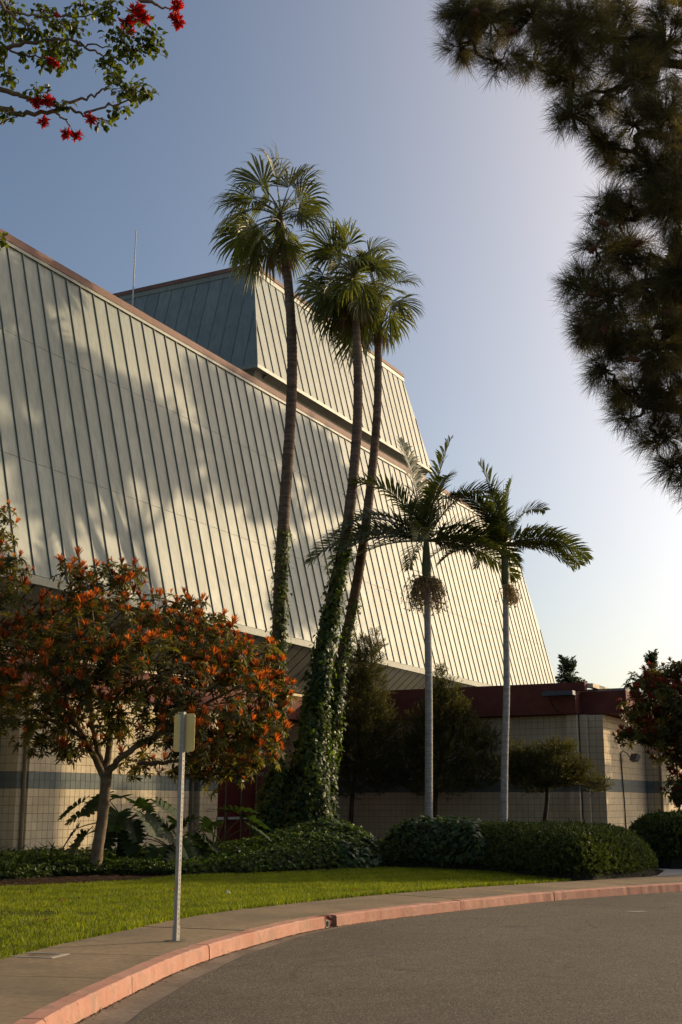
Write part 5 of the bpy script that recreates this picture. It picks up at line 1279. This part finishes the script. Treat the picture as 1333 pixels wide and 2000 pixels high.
# ------------------------------------------------------------------ pine, top right
PB = np.array([8.6, 12.5, .1]); pn = thing('pine_tree', PB, 'big long needled pine filling the upper right corner', 'tree')
PY = 12.0
def pp_(x, y, dY=0): return np.array(list(atY(x, y, PY + dY))) - PB
V, F = tube(spline([(0,0,-.1),(.05,0,3),(-.05,.05,7),(.0,0,11),(.05,0,14)], 6), np.linspace(.34,.08,25), 12); link('trunk', Geo().add(V, F).mesh('trunk', M['darkbark'], True), pn)
pl_px = [(905,20,55,55,0),(900,90,45,45,.2),(960,40,70,70,.3),(975,120,60,30,.0),(1040,30,80,80,0),(1045,120,60,40,.4),(1120,60,90,90,-.3),(1110,150,60,40,.2),(1200,70,100,100,.2),(1120,225,60,45,-.2),(1170,200,60,50,.4),(1240,160,80,60,-.2),(1300,90,80,120,0),(1180,270,50,45,.1),(1240,240,60,50,.2),(1300,230,60,80,-.3),(1210,320,45,40,.3),(1270,330,60,60,0),
         (1180,400,45,40,0),(1230,400,55,45,.2),(1310,400,60,90,-.2),(1165,480,45,45,-.1),(1220,490,60,60,.2),(1140,560,50,55,0),(1190,580,60,70,-.3),(1260,560,70,80,.2),(1320,540,60,90,0),(1150,640,45,50,.2),(1210,660,65,65,0),(1280,680,70,80,-.2),(1180,720,40,45,0),(1240,760,60,55,.2),(1310,770,60,80,0),(1230,820,40,35,-.1),(1290,850,50,45,.1),(1310,910,35,40,0),(1345,930,30,50,0),(1350,300,60,200,.2),(1360,650,60,250,.3)]
pl_px += [(1430+95*i + 30*(j % 2), 40+118*j + 25*(i % 3), 75, 62, .5*((i*7+j*3) % 5 - 2)) for j in range(8) for i in range(7) if (i*5+j*3) % 7 != 0]
kp = FPX/(PY*.86); plb = [(pp_(x, y, dy*1.6), (rx/kp, .95*rx/kp, ry/kp)) for x, y, rx, ry, dy in pl_px]
bough = [[(0,0,9.3), pp_(1330,0,.3), pp_(1150,-20,.2), pp_(1000,20,.2), pp_(910,55)], [(0,0,8.2), pp_(1340,130,.2), pp_(1220,170,.1), pp_(1100,190,.1)], [(0,0,7.6), pp_(1345,270,.1), pp_(1240,290,.2), pp_(1180,290,.1)],
         [(0,0,6.8), pp_(1340,420,.2), pp_(1240,430,.2), pp_(1175,420,.1)], [(0,0,6.1), pp_(1345,560,.1), pp_(1250,570,.2), pp_(1140,560)], [(0,0,5.4), pp_(1340,680,.2), pp_(1240,680), pp_(1160,650,.1)], [(0,0,4.8), pp_(1345,800), pp_(1260,790,.1), pp_(1200,750)], [(0,0,4.6), pp_(1500,880,.2), pp_(1370,880), pp_(1325,900)]]
bn = []
for k, b in enumerate(bough):
    gg = Geo(); bn.append(limb(gg, b, .075, .006, 7, 90+k)); link('bough', gg.mesh('bough', M['darkbark'], True), pn)
bn = np.concatenate(bn); tw = Geo()
for c, r in plb:
    j = np.argmin(((bn-c)**2).sum(1)); limb(tw, [bn[j], (bn[j]+c)/2 + rng.normal(0,.05,3), c], .024, .010, 5)
TF = [tuft_T(72, .26, .0036, 800+k, 52 + 8*k) for k in range(5)]
Pp_, Dp_, Kp_, Rp_ = lobe_points(plb, 4300, .6); axp = norm(Dp_*[1,1,.8] + [-.10, -.05, -.10] + rng.normal(0, .3, Dp_.shape))
for j in range(0, len(Pp_), 2):
    c = plb[Kp_[j]][0]; V, F = tube([c, (c+Pp_[j])/2 + [0,0,-.03], Pp_[j]-axp[j]*.03], [.012,.009,.006], 4, False); tw.add(V, F)
link('twigs', tw.mesh('twigs', M['darkbark']), pn, None, 'stuff')
tm = [Geo().add(T_[0], T_[1], np.clip(.5+T_[2], 0, 1)).mesh('needle_tuft', M['pine']) for T_ in TF]
order = np.argsort(Pp_[:, 1] + 50*(Pp_[:, 0] + PB[0] > .278*(Pp_[:, 1] + PB[1]))); Gn = Geo()
for n_, j in enumerate(order[:300]):
    o = link('needle_tuft', tm[n_ % 5], pn, Pp_[j]); o.rotation_mode = 'QUATERNION'; o.rotation_quaternion = Matrix(frames(axp[j:j+1])[0]).to_quaternion(); s = random.uniform(.8, 1.15); o.scale = (s, s, s)
for q in range(5):
    jj = order[300:][q::5]; scatter(Gn, TF[q], Pp_[jj], frames(axp[jj]), rng.uniform(.75, 1.15, len(jj)), rng.random(len(jj)))
link('needles', Gn.mesh('needles', M['pine']), pn, None, 'stuff')
def cone_mesh():
    G = Geo(); V, F = tube([(0,0,0),(0,.03,0),(0,.09,0),(0,.14,0)], [.012,.028,.032,.008], 9); G.add(V, F)
    for k in range(26):
        a = k*2.4; t = k/26; y = .015+.11*t; r = .045*math.sin(math.pi*(.2+.75*t)); c = np.array([math.cos(a)*r, y, math.sin(a)*r]); o = np.array([math.cos(a), .5, math.sin(a)])
        s_ = np.array([-math.sin(a), 0, math.cos(a)]); G.add(np.array([c-s_*.012, c+s_*.012, c+o*.018]), np.array([[0,1,2]]))
    return G.mesh('cone', M['cone'])
cm = cone_mesh()
for x, y in [(925,22),(1155,190),(1165,480),(1200,520),(1145,570),(1215,565),(1180,630),(1275,640),(1160,560),(1240,200),(1190,440),(1225,700),(1300,610),(1255,470),(1010,60)]:
    o = link('cone', cm, pn, pp_(x, y, -.5)); o.rotation_euler = (random.uniform(0,6), random.uniform(0,6), 0)
# the kerbed island it stands on, out of view to the right
isl = [(PB[0]+2.1*math.cos(t)*1.6, PB[1]-1.5+4.2*math.sin(t)) for t in np.arange(28)*2*math.pi/28]
struct('road_island', poly_mesh('road_island', isl, .15, M['soil'], .15))

# ------------------------------------------------------------------ conifers far behind the wing
def far_conifer(label, x, ytop, Y, W, H, seed):
    g = np.random.default_rng(seed); top = atY(x, ytop, Y); t = thing('far_conifer', (top.x, Y, 0), label, 'tree', 'far conifers behind the wing'); Z = top.z
    V, F = tube([(0,0,0),(0,0,Z*.6),(0,0,Z-.2)], [.3,.2,.03], 7); link('trunk', Geo().add(V, F).mesh('trunk', M['darkbark']), t); G = Geo(); T_ = sprig_T(14, .30, .06, .7, seed, 60)
    n = 750; h = H*g.random(n)**.8; r = W*(h/H)**.8*(.72+.28*np.sin(h*5.2))*np.sqrt(g.random(n)); a = g.uniform(0, 6.283, n)
    P_ = np.c_[np.cos(a)*r, np.sin(a)*r, Z-h]; d = norm(np.c_[np.cos(a), np.sin(a), g.normal(-.05, .3, n)] + np.c_[np.zeros(n), np.zeros(n), np.where(h < .8, 1.4, 0)])
    scatter(G, T_, P_, frames(d), g.uniform(.5, .95, n), g.random(n)); link('foliage', G.mesh('foliage', M['conifer']), t, None, 'stuff')
far_conifer('pointed far conifer rising just behind the wing corner', 1108, 1294, 78, 1.9, 5.5, 4)
far_conifer('slim far conifer top above the maroon tipped tree', 1273, 1284, 84, 1.3, 6.5, 5)

# grit and leaf crumbs washed along the foot of the kerb, and stray bits on the road
gr = Geo(); ids = rng.integers(k_at((-2.05,8.5)), k_at((7,24.3)), 2600); off = -.012 - rng.exponential(.018, 2600)
pos = KP[ids] + KT[ids]*rng.uniform(0, .1, (2600, 1)) + KN[ids]*off[:, None]
far_ = np.c_[rng.uniform(-1.2, 8, 420), rng.uniform(8.5, 22, 420)]; far_ = far_[in_poly(far_, road_pts)]
pos = np.vstack([pos, far_]); m = len(pos); a = rng.uniform(0, 6.283, m); l = rng.uniform(.004, .014, m)
z = np.where(np.arange(m) < 2600, .004, .0135)
tri = np.stack([np.c_[pos + np.c_[np.cos(a+k*2.1)*l, np.sin(a+k*2.1)*l], z + (.006 if k == 2 else 0)] for k in range(3)], 1).reshape(-1, 3)
gro = link('gutter_grit', gr.add(tri, np.arange(m*3).reshape(-1, 3), np.repeat(rng.random(m), 3)).mesh('gutter_grit', leaf('grit', (.012,.009,.006), (.11,.075,.045), .0, .9, .1)), None, None, 'stuff'); gro['label'] = 'dark grit and leaf crumbs along the kerb'

# ------------------------------------------------------------------ trees across the road, out of view to the right: their shade lies on the theatre and the wing
WN = VD + Vector((0, 0, (VB-VT)/(ZT-ZB))); WC = VB + (VB-VT)/(ZT-ZB)*ZB
def wall_point(x, y):
    r = ray(x, y); e = Vector((0, 0, EYE)); return e + r*((WC - e.dot(WN))/r.dot(WN))
STR = [sprig_T(16, .26, .06, .55, 950+k, 60) for k in range(3)]
def street_tree(label, lobes, n, tr=.28):
    C = np.array([list(l[0]) for l in lobes]); c = C.mean(0); t = thing('street_tree', (c[0], c[1], 0), label, 'tree', 'street trees across the road out of view')
    lb = [(np.array(list(p))-[c[0], c[1], 0], r) for p, r in lobes]; zt = C[:, 2].min()-1.0
    V, F = tube([(0,0,-.1),(.1,0,zt*.5),(0,.1,zt)], [tr,tr*.7,tr*.55], 9); link('trunk', Geo().add(V, F).mesh('trunk', M['bark'], True), t)
    for k, (p, r) in enumerate(lb):
        gg = Geo(); limb(gg, [(0,.1,zt), np.array([0,.1,zt])*.4+p*.6+[0,0,-.3], p], tr*.4, .05, 6, k); link('limb', gg.mesh('limb', M['bark'], True), t)
    P_, D_, K_, R_ = lobe_points(lb, n, .3); fo = Geo()
    for q in range(3):
        sl_ = np.arange(n) % 3 == q; scatter(fo, STR[q], P_[sl_], frames(norm(D_[sl_] + rng.normal(0, .4, (sl_.sum(), 3)) + [0,0,.3]), rng.normal(size=(sl_.sum(), 3))), rng.uniform(.8, 1.3, sl_.sum()), rng.random(sl_.sum()))
    link('foliage', fo.mesh('foliage', M['shrub']), t, None, 'stuff')
def shade(px, dist):
    out = []
    for x, y, r in px:
        w = wall_point(x, y); out.append((w + SUN*dist, (r*1.2, r*1.2, r)))
    return out
street_tree('tall tree across the road, first of the row, shading the left of the theatre wall', shade([(125,745,.7),(205,785,.9),(285,850,1.1),(190,890,.9),(340,925,.6),(75,890,.8),(120,970,.6)], 25), 1050)
street_tree('tall tree across the road, second of the row, shading the middle of the theatre wall', shade([(430,770,.9),(490,840,1.1),(470,920,.9),(530,970,.8),(560,860,.7),(610,880,.9),(650,950,.9),(440,860,.6)], 27), 2000)
street_tree('shorter tree across the road, third of the row, shading the foot of the theatre wall', shade([(600,1120,.8),(640,1180,.7),(560,1190,.4),(660,1090,.5)], 22), 650, .2)
street_tree('low tree beside the wing, out of view behind the maroon tipped tree', [(Vector((15.2,45.8,5.2)), (1.6,1.6,1.2)), (Vector((16.8,46.5,4.4)), (1.5,1.6,1.4)), (Vector((17.5,48.2,5.6)), (1.8,1.6,1.2)), (Vector((14.9,47.6,3.6)), (1.0,1.0,.9))], 420, .18)
